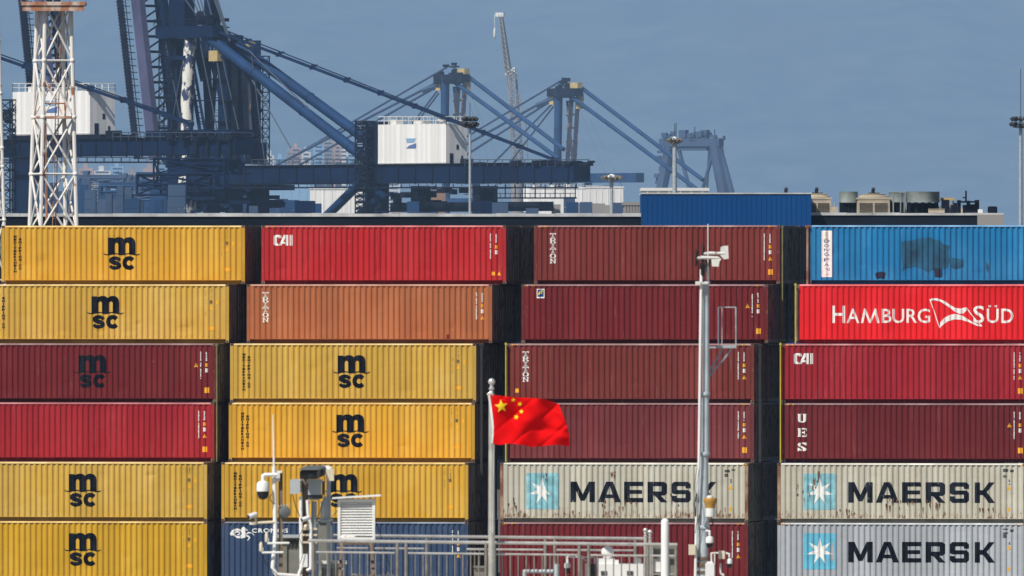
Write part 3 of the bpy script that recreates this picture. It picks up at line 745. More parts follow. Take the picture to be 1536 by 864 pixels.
for (t,c),(lab,mat,kind) in spec.items():
    post=M['rust'] if kind=='mae' else (patchy('worn_post_%d%d'%(t,c),(.26,.12,.075),(.42,.30,.22),1.5,.4,.62,.8) if kind in('hs',) else None)
    r=container(lab,LEFTS[t-1][c-1],DEP[t-1],t,mat,post)
    sd_=t*10+c
    if kind=='ms': emblem_ms(r); line_name(r); markings(r,'',sd_,'mustard')
    if kind=='ms_maroon': emblem_ms(r); markings(r,'white_ink',sd_,'left_tri')
    if kind=='cai': logo_cai(r); markings(r,'white_ink',sd_,'low' if t==1 else 'std'); tape(r,(.25,))
    if kind=='tri':
        logo_triton(r); markings(r,'white_ink',sd_,'tri' if t==2 else ('std' if t==1 else 'tri'))
        if t!=2: tape(r,(.25,L-.75))
        if t==3: decal('sticker',[[rect(.42,.48,.60,.68)]],M['yellow_ink'],r)
        if t==2: decal('patch',[[rect(9.95,.17+.03,10.1,.42)]],M['maroon'],r)
    if kind=='swo': logo_swoosh(r); markings(r,'white_ink',sd_,'left_tri'); tape(r,(.25,L-.75))
    if kind in('plain','plain3','plain6'): markings(r,'white_ink',sd_,'std' if kind!='plain6' else 'tri'); tape(r,(L-.75,) if kind!='plain6' else (.2,L-.65))
    if kind=='ues': logo_ues(r); markings(r,'white_ink',sd_,'left_tri'); tape(r,(.3,))
    if kind in('mae','mae2'): logo_star_word(r,kind=='mae'); markings(r,'',sd_,'white'); tape(r,(.2,L-.65) if kind=='mae2' else (L-.5,))
    if kind=='mae': run_rust(r,c==4)
    if kind=='cro': logo_cronos(r); markings(r,'white_ink',sd_,'tri')
    if kind=='hs': logo_hs(r)
    if kind=='df':
        sign_df(r)
        def q(pts): return [((px-1212)/30.1,2.886-(py-337.3)/30.7) for px,py in pts]
        decal('repaint_patch',[[q([(1351,362),(1351,386),(1354,399),(1352,408),(1357,403),(1372,400),(1384,404),(1391,409),(1398,405),(1420,402),(1424,391),(1421,377),(1424,369),(1414,366),(1409,360),(1400,359),(1396,356),(1380,357),(1369,360)])],
                               ],M['teal_stain'],r,lift=.003)
        for z_ in ([(1426,386),(1425,401),(1432,404),(1444,400),(1445,390),(1436,388)],[(1476,392),(1477,402),(1481,410),(1482,398)]): decal('repaint_patch',[[q(z_)]],M['teal_stain'],r,lift=.003)
        decal('dark_patch',[[q([(1312,410),(1314,418),(1326,418),(1328,409),(1320,407)])],[q([(1400,402),(1401,416),(1412,416),(1412,403)])]],M['black_blue'],r,lift=.0045)
# containers further inboard whose ends line the gaps
RC=[M['gap_shade'],M['gap_shade_brown'],M['gap_shade_grey']]
names=['leftmost','second','third']
tn=['top tier','second tier','third tier','fourth tier','fifth tier','lowest tier']
for c in range(3):
    for t in range(1,7):
        sx=ship_x(LEFTS[t-1][c],DEP[t-1])
        for k in ((1,2),(1,2,3),(1,2,3,4))[c]:
            what=['','next one inboard','second one inboard','third one inboard','deepest one inboard'][k]
            off=random.uniform(-.12,.06)
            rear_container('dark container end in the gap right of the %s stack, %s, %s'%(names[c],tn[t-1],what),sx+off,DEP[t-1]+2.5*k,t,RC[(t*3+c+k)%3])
# lashing posts at the edges of the gaps
def post(px,dep,t0,t1,mat,label,w_=.07,extra=0):
    zt=23.09-2.906*(t0-1)+extra; zb=23.09-2.906*t1
    p=ship_pt(ship_x(px,dep),dep,0); mb=MB(); mb.box((p.x-w_/2,p.y-.05,zb),(p.x+w_/2,p.y+.05,zt)); mb.box((p.x-w_,p.y-.07,zt-.12),(p.x+w_,p.y+.07,zt-.03))
    solo('lashing_post',mb,mat,label,'lashing post','lashing posts between the stacks')
post(758.6,2.3,3,4,M['yellow_paint'],'thin yellow upright at the left edge of the third stack beside the flag',.05,.05)
post(1173.5,7.6,1,2,M['olive_edge'],'olive lashing upright right of the third stack, beside the two upper containers',.06)
post(1193,4.8,2,2,M['yellow_paint'],'short yellow upright at the left edge of the scarlet container',.05,.05)
post(1170.5,2.3,3,4,M['yellow_paint'],'yellow upright at the left edge of the crimson and dark maroon containers',.05,.05)
post(325,2.5,3,4,M['olive_edge'],'olive upright at the right edge of the maroon and crimson containers, leftmost stack',.06)
post(1140,2.6,3,4,M['bridge_steel'],'black lashing upright in the gap right of the chalky maroon container',.12)
post(722,2.6,3,5,M['bridge_steel'],'black lashing upright in the gap behind the flagpole',.12)
post(1211,7.4,1,1,M['rust'],'weathered upright at the left edge of the blue container',.10)
# the deck and hull that carry the stacks
mb=MB(); a=-34; b=40
def shipbox(mb,x0,x1,d0,d1,z0,z1):
    ps=[ship_pt(x0,d0,0),ship_pt(x1,d0,0),ship_pt(x1,d1,0),ship_pt(x0,d1,0)]
    mb.prism([Vector((p.x,p.y,z0)) for p in ps],(0,0,z1-z0))
hullr=thing('container_ship','long dark ship hull carrying the container stacks','ship',ship_pt(0,8,0))
mb=MB(); shipbox(mb,-80,120,-.6,26,-2,5.0); part('hull',mb,M['hull'],hullr)
mb=MB(); shipbox(mb,-60,100,-.2,25,5.0,5.66); part('hatch_cover',mb,M['boot'],hullr)
# ================================================================ PORT BEHIND
def px(n,Y): return n*Y/K        # n photo pixels at distance Y, in metres
def railing(mb,pts,h,r,step=None):
    for a,b in zip(pts,pts[1:]):
        a=Vector(a); b=Vector(b); n=max(1,int((b-a).length/(step or h*1.6)))
        mb.tube(a+Vector((0,0,h)),b+Vector((0,0,h)),r,5); mb.tube(a+Vector((0,0,h*.5)),b+Vector((0,0,h*.5)),r*.8,5)
        for i in range(n+1):
            p=a.lerp(b,i/n); mb.tube(p,p+Vector((0,0,h)),r,5)
# --- long dark shed, blue block, dark plant building
Y=1300
def blockbox(x0,x1,pt,Y,depth,zb=4.0,rot=0):
    a=at(x0,pt,Y); b=at(x1,pt,Y); mb=MB(); mb.box((a.x,Y,zb),(b.x,Y+depth,a.z)); return mb
r=thing('dock_shed','long low dark shed with a pale roof edge behind the container stacks','shed',at(400,432,Y)-Vector((0,0,16)))
part('wall',blockbox(-60,962.5,324.5,Y,26),M['shed_dark'],r)
mb=MB(); a=at(-60,320.5,Y); b=at(962.5,324.5,Y); 
xx=a.x
while xx<b.x-.1:
    x2=min(b.x,xx+random.uniform(2.2,4.0)); dz=random.uniform(-.02,.05); mb.box((xx,Y-.15,b.z-.02),(x2-.02,Y+26.1,a.z+dz)); xx=x2
part('roof_edge',mb,M['shed_edge'],r)
Y=1290
r=thing('blue_warehouse','royal blue windowless block rising behind the third stack','warehouse',at(1090,432,Y)-Vector((0,0,16)))
mb=MB(); a=at(963,291,Y); b=at(1216.5,291,Y)
mb.box((a.x,Y,4),(b.x,Y+22,a.z))
part('wall',mb,M['block_blue'],r)
mb=MB(); n=34
for i in range(n+1):
    x=a.x+(b.x-a.x)*i/n; mb.box((x-.015,Y-.03,4),(x+.015,Y-.001,a.z-.05))
part('cladding_ribs',mb,M['block_blue'],r)
mb=MB(); mb.box((a.x-.05,Y-.08,a.z+.001),(b.x+.05,Y+22.1,a.z+.10)); part('parapet',mb,M['shed_edge'],r)
# cream roof objects just above it
Y2=1302
r=thing('plant_building','dark slate building with pale parapet, carrying rooftop cooling plant','building',at(1360,432,Y2)-Vector((0,0,16)))
part('wall',blockbox(1213,1506,322.5,Y2,30),M['shed_dark'],r)
mb=MB(); a=at(1213,319.5,Y2); b=at(1506,323,Y2)
xx=a.x
while xx<b.x-.1:
    x2=min(b.x,xx+random.uniform(1.5,3.4)); mb.box((xx,Y2-.12,b.z),(x2-.02,Y2+30,a.z+random.uniform(-.02,.04))); xx=x2
part('parapet',mb,M['shed_edge'],r)
mb=MB(); a=at(1466,322,Y2-.2); b=at(1506,334,Y2-.2); mb.box((a.x,Y2-.25,b.z-2),(b.x,Y2-.14,a.z)); part('side_panel',mb,M['far_grey'],r)
s=px(1,Y2)
def ctower(x0,x1,label,Yt,louv=True):
    zb=at(0,319.4,Yt).z; zt=at(0,296,Yt).z; a=at(x0,0,Yt).x; b=at(x1,0,Yt).x; cx=(a+b)/2; w_=b-a
    r=thing('cooling_tower',label,'cooling tower',(cx,Yt+w_/2,zb),group='cream cooling towers on the roofs')
    mb=MB(); zz=zt-zb
    mb.prism([(a,Yt,zb),(a+.02,Yt,zb+zz*.75),(a+w_*.06,Yt,zt),(b-w_*.06,Yt,zt),(b-.02,Yt,zb+zz*.75),(b,Yt,zb)],(0,w_,0)); mb.box((a-.06,Yt-.05,zt-.16),(b+.06,Yt+w_+.05,zt-.02)); part('casing',mb,M['tower_cream'],r)
    mb=MB(); n=7
    for side in (0,1):
        u0=a+w_*(.07+.46*side); u1=u0+w_*.40
        mb.m=0
        for k in range(n):
            z=zb+zz*.08+k*zz*.075; mb.beam((u0,Yt-.05,z),(u1,Yt-.05,z),.05,.018)
    part_each('louvre',mb,M['tower_cream'],r)
    mb=MB()
    for side in (0,1):
        u0=a+w_*(.07+.46*side); u1=u0+w_*.40; mb.box((u0,Yt-.018,zb+zz*.05),(u1,Yt-.004,zb+zz*.62))
    part_each('louvre_opening',mb,M['black'],r)
    mb=MB(); mb.lathe((cx,Yt+w_/2,zt-.02),[(w_*.47,0),(w_*.46,.10),(w_*.36,.22),(w_*.38,.27),(w_*.35,.30),(.2,.32)],18); part('fan_stack',mb,M['tower_cream'],r)
    mb=MB(); mb.box((cx-.16,Yt+w_/2-.2,zt+.29),(cx+.12,Yt+w_/2+.2,zt+.58)); mb.ball((cx,Yt+w_/2,zt+.66),.15,8,6); mb.box((cx-.4,Yt+w_/2-.1,zt+.30),(cx+.5,Yt+w_/2+.1,zt+.38)); part('fan_motor',mb,M['black'],r)
ctower(1163,1196,'cream cooling tower top peeping over the blue block at its middle',Y2+3)
ctower(1204,1247,'cream cooling tower half hidden by the right end of the blue block',Y2+1.4)
ctower(1286,1335,'cream cooling tower with twin louvres standing free right of the blue block',Y2+1.2)
def duct(x0,x1,pt,pb,label):
    a=at(x0,pt,Y2+4); b=at(x1,pb,Y2+4); r_=(b.x-a.x)/2; mb=MB(); zroof=at(0,319.4,Y2+4).z
    r=thing('exhaust_duct',label,'duct',((a.x+b.x)/2,Y2+4+r_,zroof),group='grey exhaust drums on the plant roof')
    mb.lathe(((a.x+b.x)/2,Y2+4+r_*.4,b.z),[(r_,0),(r_*1.0,(a.z-b.z)*.1),(r_*.985,(a.z-b.z)*.12),(r_*.985,(a.z-b.z)*.94),(r_*1.01,a.z-b.z)],22); part('drum',mb,M['duct_grey'],r)
    mb=MB()
    for k in range(5):
        x=a.x+(b.x-a.x)*(k+.5)/5; mb.box((x-.12,Y2+3.9,zroof),(x+.12,Y2+5.5,b.z+.02))
    mb.box((a.x+.1,Y2+4.6,zroof),(b.x-.1,Y2+6,b.z-.05))
    part_each('support',mb,M['shed_dark'],r)
duct(1259,1287,287.5,304,'short grey drum behind the free-standing cream cooling tower')
duct(1359,1410,287.5,303.5,'wide grey drum right of the free-standing cream cooling tower')
duct(1333,1358,289.5,303.5,'narrow grey drum framed by thin white pipes')
mb=MB()
for x in (1351,1356.5,1340): mb.tube(at(x,288,Y2+1),at(x,319,Y2+1),.06,6)
mb.tube(at(1333,288.5,Y2+1),at(1359,289,Y2+1),.07,6); solo('roof_pipework',mb,M['duct_grey'],'thin pale pipe frame beside the free-standing cooling tower','pipework')
mb=MB(); a=at(1393,314,Y2+.8); b=at(1417,319.3,Y2+.8); mb.box((a.x,Y2+.8,b.z),(b.x,Y2+2,a.z)); mb.box((a.x-.03,Y2+.75,a.z+.01),(b.x+.03,Y2+2.05,a.z+.05)); solo('tan_duct_box',mb,M['tower_cream'],'small tan box on the parapet below the wide grey drum','duct box')
mb=MB(); a=at(1411,296.5,Y2+5); b=at(1432,301,Y2+5); zr=at(0,319.4,Y2+5).z; mb.box((a.x,Y2+5,b.z),(b.x,Y2+6.6,a.z)); 
for q_ in (.1,.9): mb.box((a.x+(b.x-a.x)*q_-.05,Y2+5.2,zr),(a.x+(b.x-a.x)*q_+.05,Y2+5.4,b.z))
solo('yellow_hoist',mb,M['yellow_house'],'yellowish box on legs right of the wide grey drum','hoist')
mb=MB(); rr=random.Random(4)
for k in range(9):
    x=1412+k*6+rr.random()*3; zt=rr.uniform(299,309); a=at(x,zt,Y2+3); b=at(x+rr.uniform(4,8),319.4,Y2+3); mb.box((a.x,Y2+3+k*.05,b.z),(b.x,Y2+4.4,a.z))
a=at(1436,301.5,Y2+3); b=at(1466,304,Y2+3); mb.box((a.x,Y2+2.9,b.z),(b.x,Y2+4.6,a.z)); mb.tube(at(1449,286,Y2+3.5),at(1449,302,Y2+3.5),.08,6); mb.box((at(1446,0,Y2).x,Y2+3.3,at(0,297,Y2).z),(at(1452,0,Y2).x,Y2+3.7,at(0,295,Y2).z))
solo('roof_machinery',mb,M['crane_dark'],'dark clutter of roof machinery with a short mast near the right end','machinery')
mb=MB(); a=at(1482,310.5,Y2+2); b=at(1496,319.4,Y2+2); mb.box((a.x,Y2+2,b.z),(b.x,Y2+3,a.z)); mb.lathe(((a.x+b.x)/2,Y2+2.5,a.z),[(.33,0),(.3,.06)],12); solo('roof_tank',mb,M['crane_dark'],'small dark tank at the right end of the plant roof','tank')
mb=MB(); a=at(1467,314,Y2+1.5); b=at(1474,319.4,Y2+1.5); mb.box((a.x,Y2+1.5,b.z),(b.x,Y2+2,a.z)); solo('roof_vent',mb,M['far_white'],'tiny white vent left of the small dark tank','vent')

rr=random.Random(21); xx=1248
while xx<1440:
    ww=rr.uniform(7,20); yt=rr.uniform(303,313); mb=MB(); a=at(xx,yt,Y2+8); b=at(xx+ww,319.4,Y2+8); mb.box((a.x,Y2+8+rr.random(),b.z),(b.x,Y2+10.2,a.z)); mb.tube(((a.x+b.x)/2,Y2+9,a.z),((a.x+b.x)/2,Y2+9,a.z+rr.uniform(.2,.5)),.05,5)
    solo('roof_unit',mb,rr.choice([M['duct_grey'],M['tower_cream'],M['far_grey'],M['shed_dark']]),'low boxy plant unit glimpsed between the grey drums and cooling towers','plant unit','low plant units on the dark roof'); xx+=ww+rr.uniform(0,6)
# --- white and rusty lattice towers
def lattice(cx0,w0,py0,cx1,w1,py1,Y,name,label,bays,lw,rotz=.33,extra=None):
    """square tower: centre/width in px at top (py0) and bottom (py1)"""
    r=thing(name,label,'lattice tower',Vector((at(cx1,0,Y).x,Y,at(0,py1,Y).z)),group='white lattice towers at the left')
    def cor(t,k):
        cx=cx0+(cx1-cx0)*t; w_=px(w0+(w1-w0)*t,Y)/1.25; z=at(0,py0+(py1-py0)*t,Y).z; a=rotz+pi/4+k*pi/2
        return Vector((at(cx,0,Y).x+cos(a)*w_*.707,Y+sin(a)*w_*.707,z))
    for k in range(4): 
        mb=MB(); mb.tube(cor(0,k),cor(1,k),px(lw,Y)/2,8); part('leg',mb,M['tower_white'],r)
    hb=MB(); xb=MB()
    for t in bays:
        hb=MB()
        for k in range(4): hb.tube(cor(t,k),cor(t,k+1),px(lw*.6,Y)/2,6); hb.ball(cor(t,k),px(lw,Y)*.75,8,5)
        part('crossbar',hb,M['tower_white'],r)
    for t0,t1 in zip(bays,bays[1:]):
        xb=MB()
        for k in range(4):
            xb.tube(cor(t0,k),cor(t1,k+1),px(lw*.55,Y)/2,6); xb.tube(cor(t0,k+1),cor(t1,k),px(lw*.55,Y)/2,6)
        part('bracing',xb,M['tower_white'],r)
    return r,cor
Y=1100
zpx=lambda p:(p-4)/(780-4)
r,cor=lattice(81,50,4,78,97,780,Y,'lattice_tower','tall white lattice tower with rust patches in front of the left machinery house',[zpx(v) for v in (8,91,176,261,346,440,540,650,775)],6)
mb=MB(); c=at(81,6,Y)
mb.box((c.x-px(48,Y),Y-2,c.z-.12),(c.x+px(48,Y),Y+2,c.z+.12)); mb.box((c.x-px(46,Y),Y-1.9,c.z-.5),(c.x+px(46,Y),Y-1.75,c.z-.12))
for i in range(9): mb.tube((c.x-px(48,Y)+i*px(12,Y),Y-2,c.z),(c.x-px(48,Y)+i*px(12,Y),Y-2,c.z+1.1),.03,5)
mb.tube((c.x-px(48,Y),Y-2,c.z+1.1),(c.x+px(48,Y),Y-2,c.z+1.1),.03,5)
part('platform',mb,M['tower_rust'],r)
mb=MB()
for x in (87.5,92): mb.tube(at(x,8,Y-.3),at(x-20,775,Y-.3),.035,5)
for i in range(60): 
    p=8+i*12.8; mb.tube(at(87.5-20*(p-8)/767,p,Y-.3),at(92-20*(p-8)/767,p,Y-.3),.02,4)
part('ladder',mb,M['tower_rust'],r)
mb=MB(); mb.path([at(68,175,Y-1.3),at(70,330,Y-1.4)],.09,6); mb.path([at(66,155,Y-1.3),at(97,155,Y-1.3),at(97,166,Y-1.3)],.06,6); mb.box((at(55,0,Y).x,Y-1.4,at(0,178,Y).z),(at(107,0,Y).x,Y+1.2,at(0,174.5,Y).z)); part('landing',mb,M['tower_rust'],r)
Y=1080
r,cor=lattice(-12,14,-30,-14,62,780,Y,'lattice_tower','second white lattice tower cut by the left edge of the photo',[ (v+30)/810 for v in (-10,60,140,222,250,330,420,520,640,775)],5,.5)
# --- floodlight masts
def flood(pxx,ptop,Y,label,hr,pw,white=False,rod=0,tiers=1):
    r=thing('floodlight_mast',label,'floodlight mast',(at(pxx,0,Y).x,Y,4.0),group='floodlight masts of the port')
    mb=MB(); mb.tube((at(pxx,0,Y).x,Y,4.0),at(pxx,ptop,Y),px(pw,Y)*.62,10,px(pw,Y)*.42); part('pole',mb,M['galv'],r)
    c=at(pxx,ptop,Y); mb=MB(); hp=px(hr,Y)
    mb.lathe(c,[(hp*.25,-.25),(hp*.7,-.2),(hp*.7,-.12),(hp*.2,-.05)],14)
    for tz in range(tiers):
        for k in range(10):
            a=k*2*pi/10+.2; p=c+Vector((cos(a)*hp*(.85-.1*tz),sin(a)*hp*.85,.1+tz*px(8,Y))); mb.cbox(p,(px(5.5,Y),px(4,Y),px(5,Y)),Matrix.Rotation(a,3,'Z')@Matrix.Rotation(.6,3,'Y'))
            mb.tube(c+Vector((0,0,tz*px(8,Y))),p,px(.6,Y),5)
    part('floodlight_ring',mb,M['dark'] if not white else M['steel_dark'],r)
    if rod:
        mb=MB(); mb.tube(c,c+Vector((0,0,px(rod,Y))),px(.55,Y),5); part('lightning_rod',mb,M['rope'],r)
    if white:
        mb=MB(); mb.lathe(c+Vector((0,0,px(1,Y))),[(hp*.45,0),(hp*.5,px(2,Y)),(hp*.3,px(4,Y)),(.1,px(6,Y))],12); part('cap',mb,M['white'],r)
    return r
flood(705,188,1500,'floodlight mast in front of the near machinery house with a dark lamp ring',13,4.6,rod=34,tiers=2)
flood(1012,212,1450,'thick pale floodlight mast with white cap right above the blue block',11,8,True,rod=26)
flood(917.5,268,1700,'short floodlight mast with white cap left of the blue block',16,6.5,True)
flood(1531,188,1450,'floodlight mast at the right edge of the photo with dark lamps in two rings',17,6,rod=85,tiers=2)

# --- ship-to-shore cranes
class Fr:
    def __init__(s,Y,phi,px0=600):
        s.Y=Y; s.d=Vector((cos(phi),-sin(phi),0)); s.n=Vector((sin(phi),cos(phi),0)); s.O=Vector((at(px0,0,Y).x,Y,0)); s.u1=px(1,Y)
    def __call__(s,x,y,v=0.0):
        t=(x-768)/K; u=(t*s.O.y-s.O.x)/(s.d.x-t*s.d.y); p=s.O+s.d*u; z=CZ+(432-y)/K*p.y
        return Vector((p.x,p.y,z))+s.n*v
    def bx(s,mb,x0,x1,y0,y1,v0,v1):
        a=s(x0,y0); b=s(x1,y0); c=s(x0,y1); n=s.n
        z0=c.z; z1=a.z; P=[Vector((a.x,a.y,z0)),Vector((b.x,b.y,z0))]
        vs=[P[0]+n*v0,P[1]+n*v0,P[1]+n*v1,P[0]+n*v1]; vs+=[v_+Vector((0,0,z1-z0)) for v_ in vs]
        mb.add(vs,[(0,3,2,1),(4,5,6,7),(0,1,5,4),(1,2,6,5),(2,3,7,6),(3,0,4,7)]); return mb
    def ground(s,x,v=0): p=s(x,0,v); return Vector((p.x,p.y,4))
PH=R(55)
def rope(F,mb,pts,r=.12,v=0):
    for a,b in zip(pts,pts[1:]): mb.tube(F(*a,v),F(*b,v),r,5)
def truss_rope(F,mb,a,b,h,v):
    """long forestay made of linked bars with pin joints"""
    n=int(abs(b[0]-a[0])/55)+1
    A=F(*a,v); B=F(*b,v)
    mb.beam(A,B,.5,h)
    for i in range(n+1):
        p=A.lerp(B,i/n); mb.cbox(p,(1.6,.8,h*1.25))
def house(F,r,x0,x1,yt,yb,v0,v1,logo,rail=True,win=True):
    mb=MB(); F.bx(mb,x0,x1,yt,yb,v0,v1); hs=part('machinery_house',mb,M['house_white'],r)
    mb=MB(); c=[F(x0,yt,v0),F(x1,yt,v0),F(x1,yt,v1),F(x0,yt,v1),F(x0,yt,v0)]
    for p in c: p.z+=.02
    railing(mb,c,1.9,.10,2.6); 
    q=F(x0+(x1-x0)*.22,yt,v0+2); 
    if rail: part('roof_railing',mb,M['white_dirty'],hs)
    mb=MB(); n_=9
    for i in range(1,n_):
        x=x0+(x1-x0)*i/n_; F.bx(mb,x-.18,x+.18,yt+1,yb-1,v0-.07,v0-.01)
    F.bx(mb,x0,x1,yb-2.2,yb-1.4,v0-.1,v0-.02)
    part_each('wall_seam',mb,M['house_white'],hs)
    mb=MB()
    for t_,w_,h_ in ((.12,2.4,1.2),(.5,3.5,.9),(.8,2.2,1.4)):
        p=F(x0+(x1-x0)*t_,yt,(v0+v1)/2); mb.cbox(p+Vector((0,0,h_/2+.01)),(w_,w_*.8,h_),Matrix.Rotation(-PH,3,'Z'))
    part_each('roof_unit',mb,M['white_dirty'],hs)
    if win:
        mb=MB(); vm=v0+(v1-v0)*.62
        d=F.d*.06
        def side(v_a,v_b,ya,yb_,off=.06):
            p=F(x1,ya); z1=p.z; z0=F(x1,yb_).z; e=F.d*off
            A=Vector((p.x,p.y,0))+F.n*v_a+e; B=Vector((p.x,p.y,0))+F.n*v_b+e
            mb.prism([Vector((A.x,A.y,z0)),Vector((B.x,B.y,z0)),Vector((B.x,B.y,z1)),Vector((A.x,A.y,z1))],-e*.9)
        hgt=yb-yt
        side(v0+(v1-v0)*.18,v0+(v1-v0)*.34,yb-hgt*.28,yb-1); side(v0+(v1-v0)*.50,v0+(v1-v0)*.60,yt+hgt*.5,yt+hgt*.62); side(v0+(v1-v0)*.72,v0+(v1-v0)*.80,yb-hgt*.22,yb-1)
        part('side_opening',mb,M['crane_dark'],hs)
    if logo:
        cx,cy,w_=logo
        a=w_/2
        mb=MB(); pts=[(cx-a,cy-a),(cx+a,cy-a),(cx+a*.55,cy-.05*a-1),(cx-a*.9,cy-.1*a)]
        mb.prism([F(x_,y_,v0-.05) for x_,y_ in pts],F.n*-.04); part('emblem',mb,M['far_blue_l'],hs)
        mb=MB(); pts=[(cx+a,cy-.05*a),(cx+a,cy+a),(cx-a,cy+a),(cx-a*.4,cy+.45*a)]
        mb.prism([F(x_,y_,v0-.05) for x_,y_ in pts],F.n*-.04); part('emblem',mb,M['far_blue_d'],hs)
    return hs
M['far_blue_l']=plain('faded_emblem_blue',(.25,.42,.62),.6,0,.05); M['far_blue_d']=plain('dark_emblem_blue',(.10,.17,.40),.6,0,.05)
def walkway(F,mb,x0,x1,y,v,drop=9,step=26):
    A=F(x0,y,v); B=F(x1,y,v); mb.beam(A,B,.9,.35); n=int(abs(x1-x0)/step)+1
    for i in range(n+1):
        p=A.lerp(B,i/n); mb.tube(p,p+Vector((0,0,px(drop,F.Y))),.14,5)
    for i in range(n*2+1):
        p=A.lerp(B,i/(n*2)); mb.tube(p,p+Vector((0,0,1.1)),.07,4)
    mb.tube(A+Vector((0,0,1.1)),B+Vector((0,0,1.1)),.08,4)
def clutter(F,mb,x0,x1,y0,y1,v0,v1,n,seed,smin=2,smax=9):
    rr=random.Random(seed)
    for _ in range(n):
        x=rr.uniform(x0,x1); y=rr.uniform(y0,y1); a=rr.uniform(smin,smax); b=rr.uniform(smin*.6,smax*.8); v=rr.uniform(v0,v1)
        F.bx(mb,x,min(x+a,x1+2),y,min(y+b,y1),v,v+rr.uniform(.8,2.5))
def lat_tower(F,mb,x0,x1,y0,y1,v0,v1,bays,r):
    c=[(x0,v0),(x1,v0),(x1,v1),(x0,v1)]
    for x,v in c: mb.tube(F(x,y0,v),F(x,y1,v),r*1.6,6)
    for i in range(bays+1):
        y=y0+(y1-y0)*i/bays
        for k in range(4): mb.tube(F(c[k][0],y,c[k][1]),F(c[(k+1)%4][0],y,c[(k+1)%4][1]),r*1.2,4)
        if i<bays:
            y2=y0+(y1-y0)*(i+1)/bays
            for k in range(4):
                a_,b_=(k,(k+1)%4) if i%2 else ((k+1)%4,k); mb.tube(F(c[a_][0],y,c[a_][1]),F(c[b_][0],y2,c[b_][1]),r,4)
def raised_boom(F,r,xb,yb,xt,yt,w_,v,ladder=True,gap=7):
    u=px(1,F.Y)
    for k,(vv,mt) in enumerate(((v,M['crane_violet']),(v+gap,M['crane_blue']))):
        mb=MB(); mb.beam(F(xb,yb,vv),F(xt,yt,vv),1.6,w_*u,side=F.n); part('boom_girder',mb,mt,r)
    mb=MB()
    for i in range(14):
        t=i/13; p=F(xb+(xt-xb)*t,yb+(yt-yb)*t,v); mb.tube(p,p+F.n*gap,.35,5); 
        if i<13:
            q=F(xb+(xt-xb)*(i+1)/13,yb+(yt-yb)*(i+1)/13,v); mb.tube(p,q+F.n*gap,.25,5)
    part('boom_bracing',mb,M['crane_blue'],r)
    if ladder:
        mb=MB(); off=22
        A=F(xb-off,yb,v-1); B=F(xt-off,yt,v-1); mb.beam(A,B,.7,1.5); A2=F(xb-off+8,yb,v-1); B2=F(xt-off+8,yt,v-1)
        n=30
        for i in range(n):
            p=A.lerp(B,i/n); q=F(xb+(xt-xb)*i/n-8,yb+(yt-yb)*i/n,v-1); mb.tube(p,q,.11,4)
        mb.tube(A2,B2,.12,4)
        for i in range(60): 
            p=A.lerp(B,i/60+.004); mb.cbox(p,(1.9,.5,.5))
        part('boom_walkway',mb,M['crane_dark'],r)

# ---- crane B (nearest complete one)
F=Fr(4000,PH,600)
r=thing('container_crane','big blue quay crane with white machinery house at the centre and thick backstay tubes','crane',F.ground(560),group='ship to shore cranes along the far quay')
mb=MB(); F.bx(mb,262,860,250.5,277,0,5); F.bx(mb,250,330,262,300,-1.5,1.5)
g=part('girder',mb,M['crane_blue'],r)
mb=MB(); F.bx(mb,262,860,249.5,250.4,-.6,5.6); F.bx(mb,262,860,277.2,278.2,-.5,5.5)
for i in range(24): F.bx(mb,266+i*25.5,267.2+i*25.5,251,276.5,-.25,-.02)
part('girder_flange',mb,M['crane_dark'],g)
mb=MB(); railing(mb,[F(380,249.4,-.5),F(545,249.4,-.5)],1.6,.1,3); part('girder_railing',mb,M['rope'],g); mb=MB(); railing(mb,[F(700,249.4,-.5),F(858,249.4,-.5),F(858,249.4,5)],1.6,.1,3); part('girder_railing',mb,M['rope'],g)
mb=MB(); walkway(F,mb,262,880,281.5,-3,5); part('walkway',mb,M['crane_dark'],r)
mb=MB(); walkway(F,mb,748,868,297,-1,20,17); part('walkway',mb,M['crane_dark'],r)
house(F,r,567,669,187,246.5,0,6.2,(617,215,15))
mb=MB(); F.bx(mb,567,690,246.7,249.4,-.2,6.5); part('house_floor',mb,M['crane_dark'],r)
mb=MB(); clutter(F,mb,768,880,240,250,-2,3,26,3,3,10); F.bx(mb,690,700,238,249.3,0,2); F.bx(mb,706,713,243,249.3,1,3); part_each('deck_machinery',mb,M['crane_dark'],r)
mb=MB(); F.bx(mb,575,800,304,318,2,6); F.bx(mb,606,616,279,318,2,6); F.bx(mb,700,716,279,318,2,6); clutter(F,mb,575,640,282,318,-3,6,30,9,3,11); clutter(F,mb,640,745,279,292,-3,6,14,9,3,11); part_each('under_deck_machinery',mb,M['crane_dark'],r)
mb=MB(); clutter(F,mb,262,372,283,318,-3,14,50,12,3,12); part_each('under_deck_machinery',mb,M['crane_blue'],r)
# stair tower column
mb=MB(); F.bx(mb,547,566,183,320,0,3.5); part('leg_column',mb,M['crane_blue'],r)
mb=MB(); lat_tower(F,mb,545,562,182,322,-2.4,0,16,.12)
for i in range(15): F.bx(mb,546,561,184+i*9,187.5+i*9,-2.3,-1.8)
part('stair_tower',mb,M['crane_dark'],r)
mb=MB(); mb.beam(F(556,320,0),F.ground(556,0),4,4,side=F.n); part('leg_column',mb,M['crane_blue'],r)
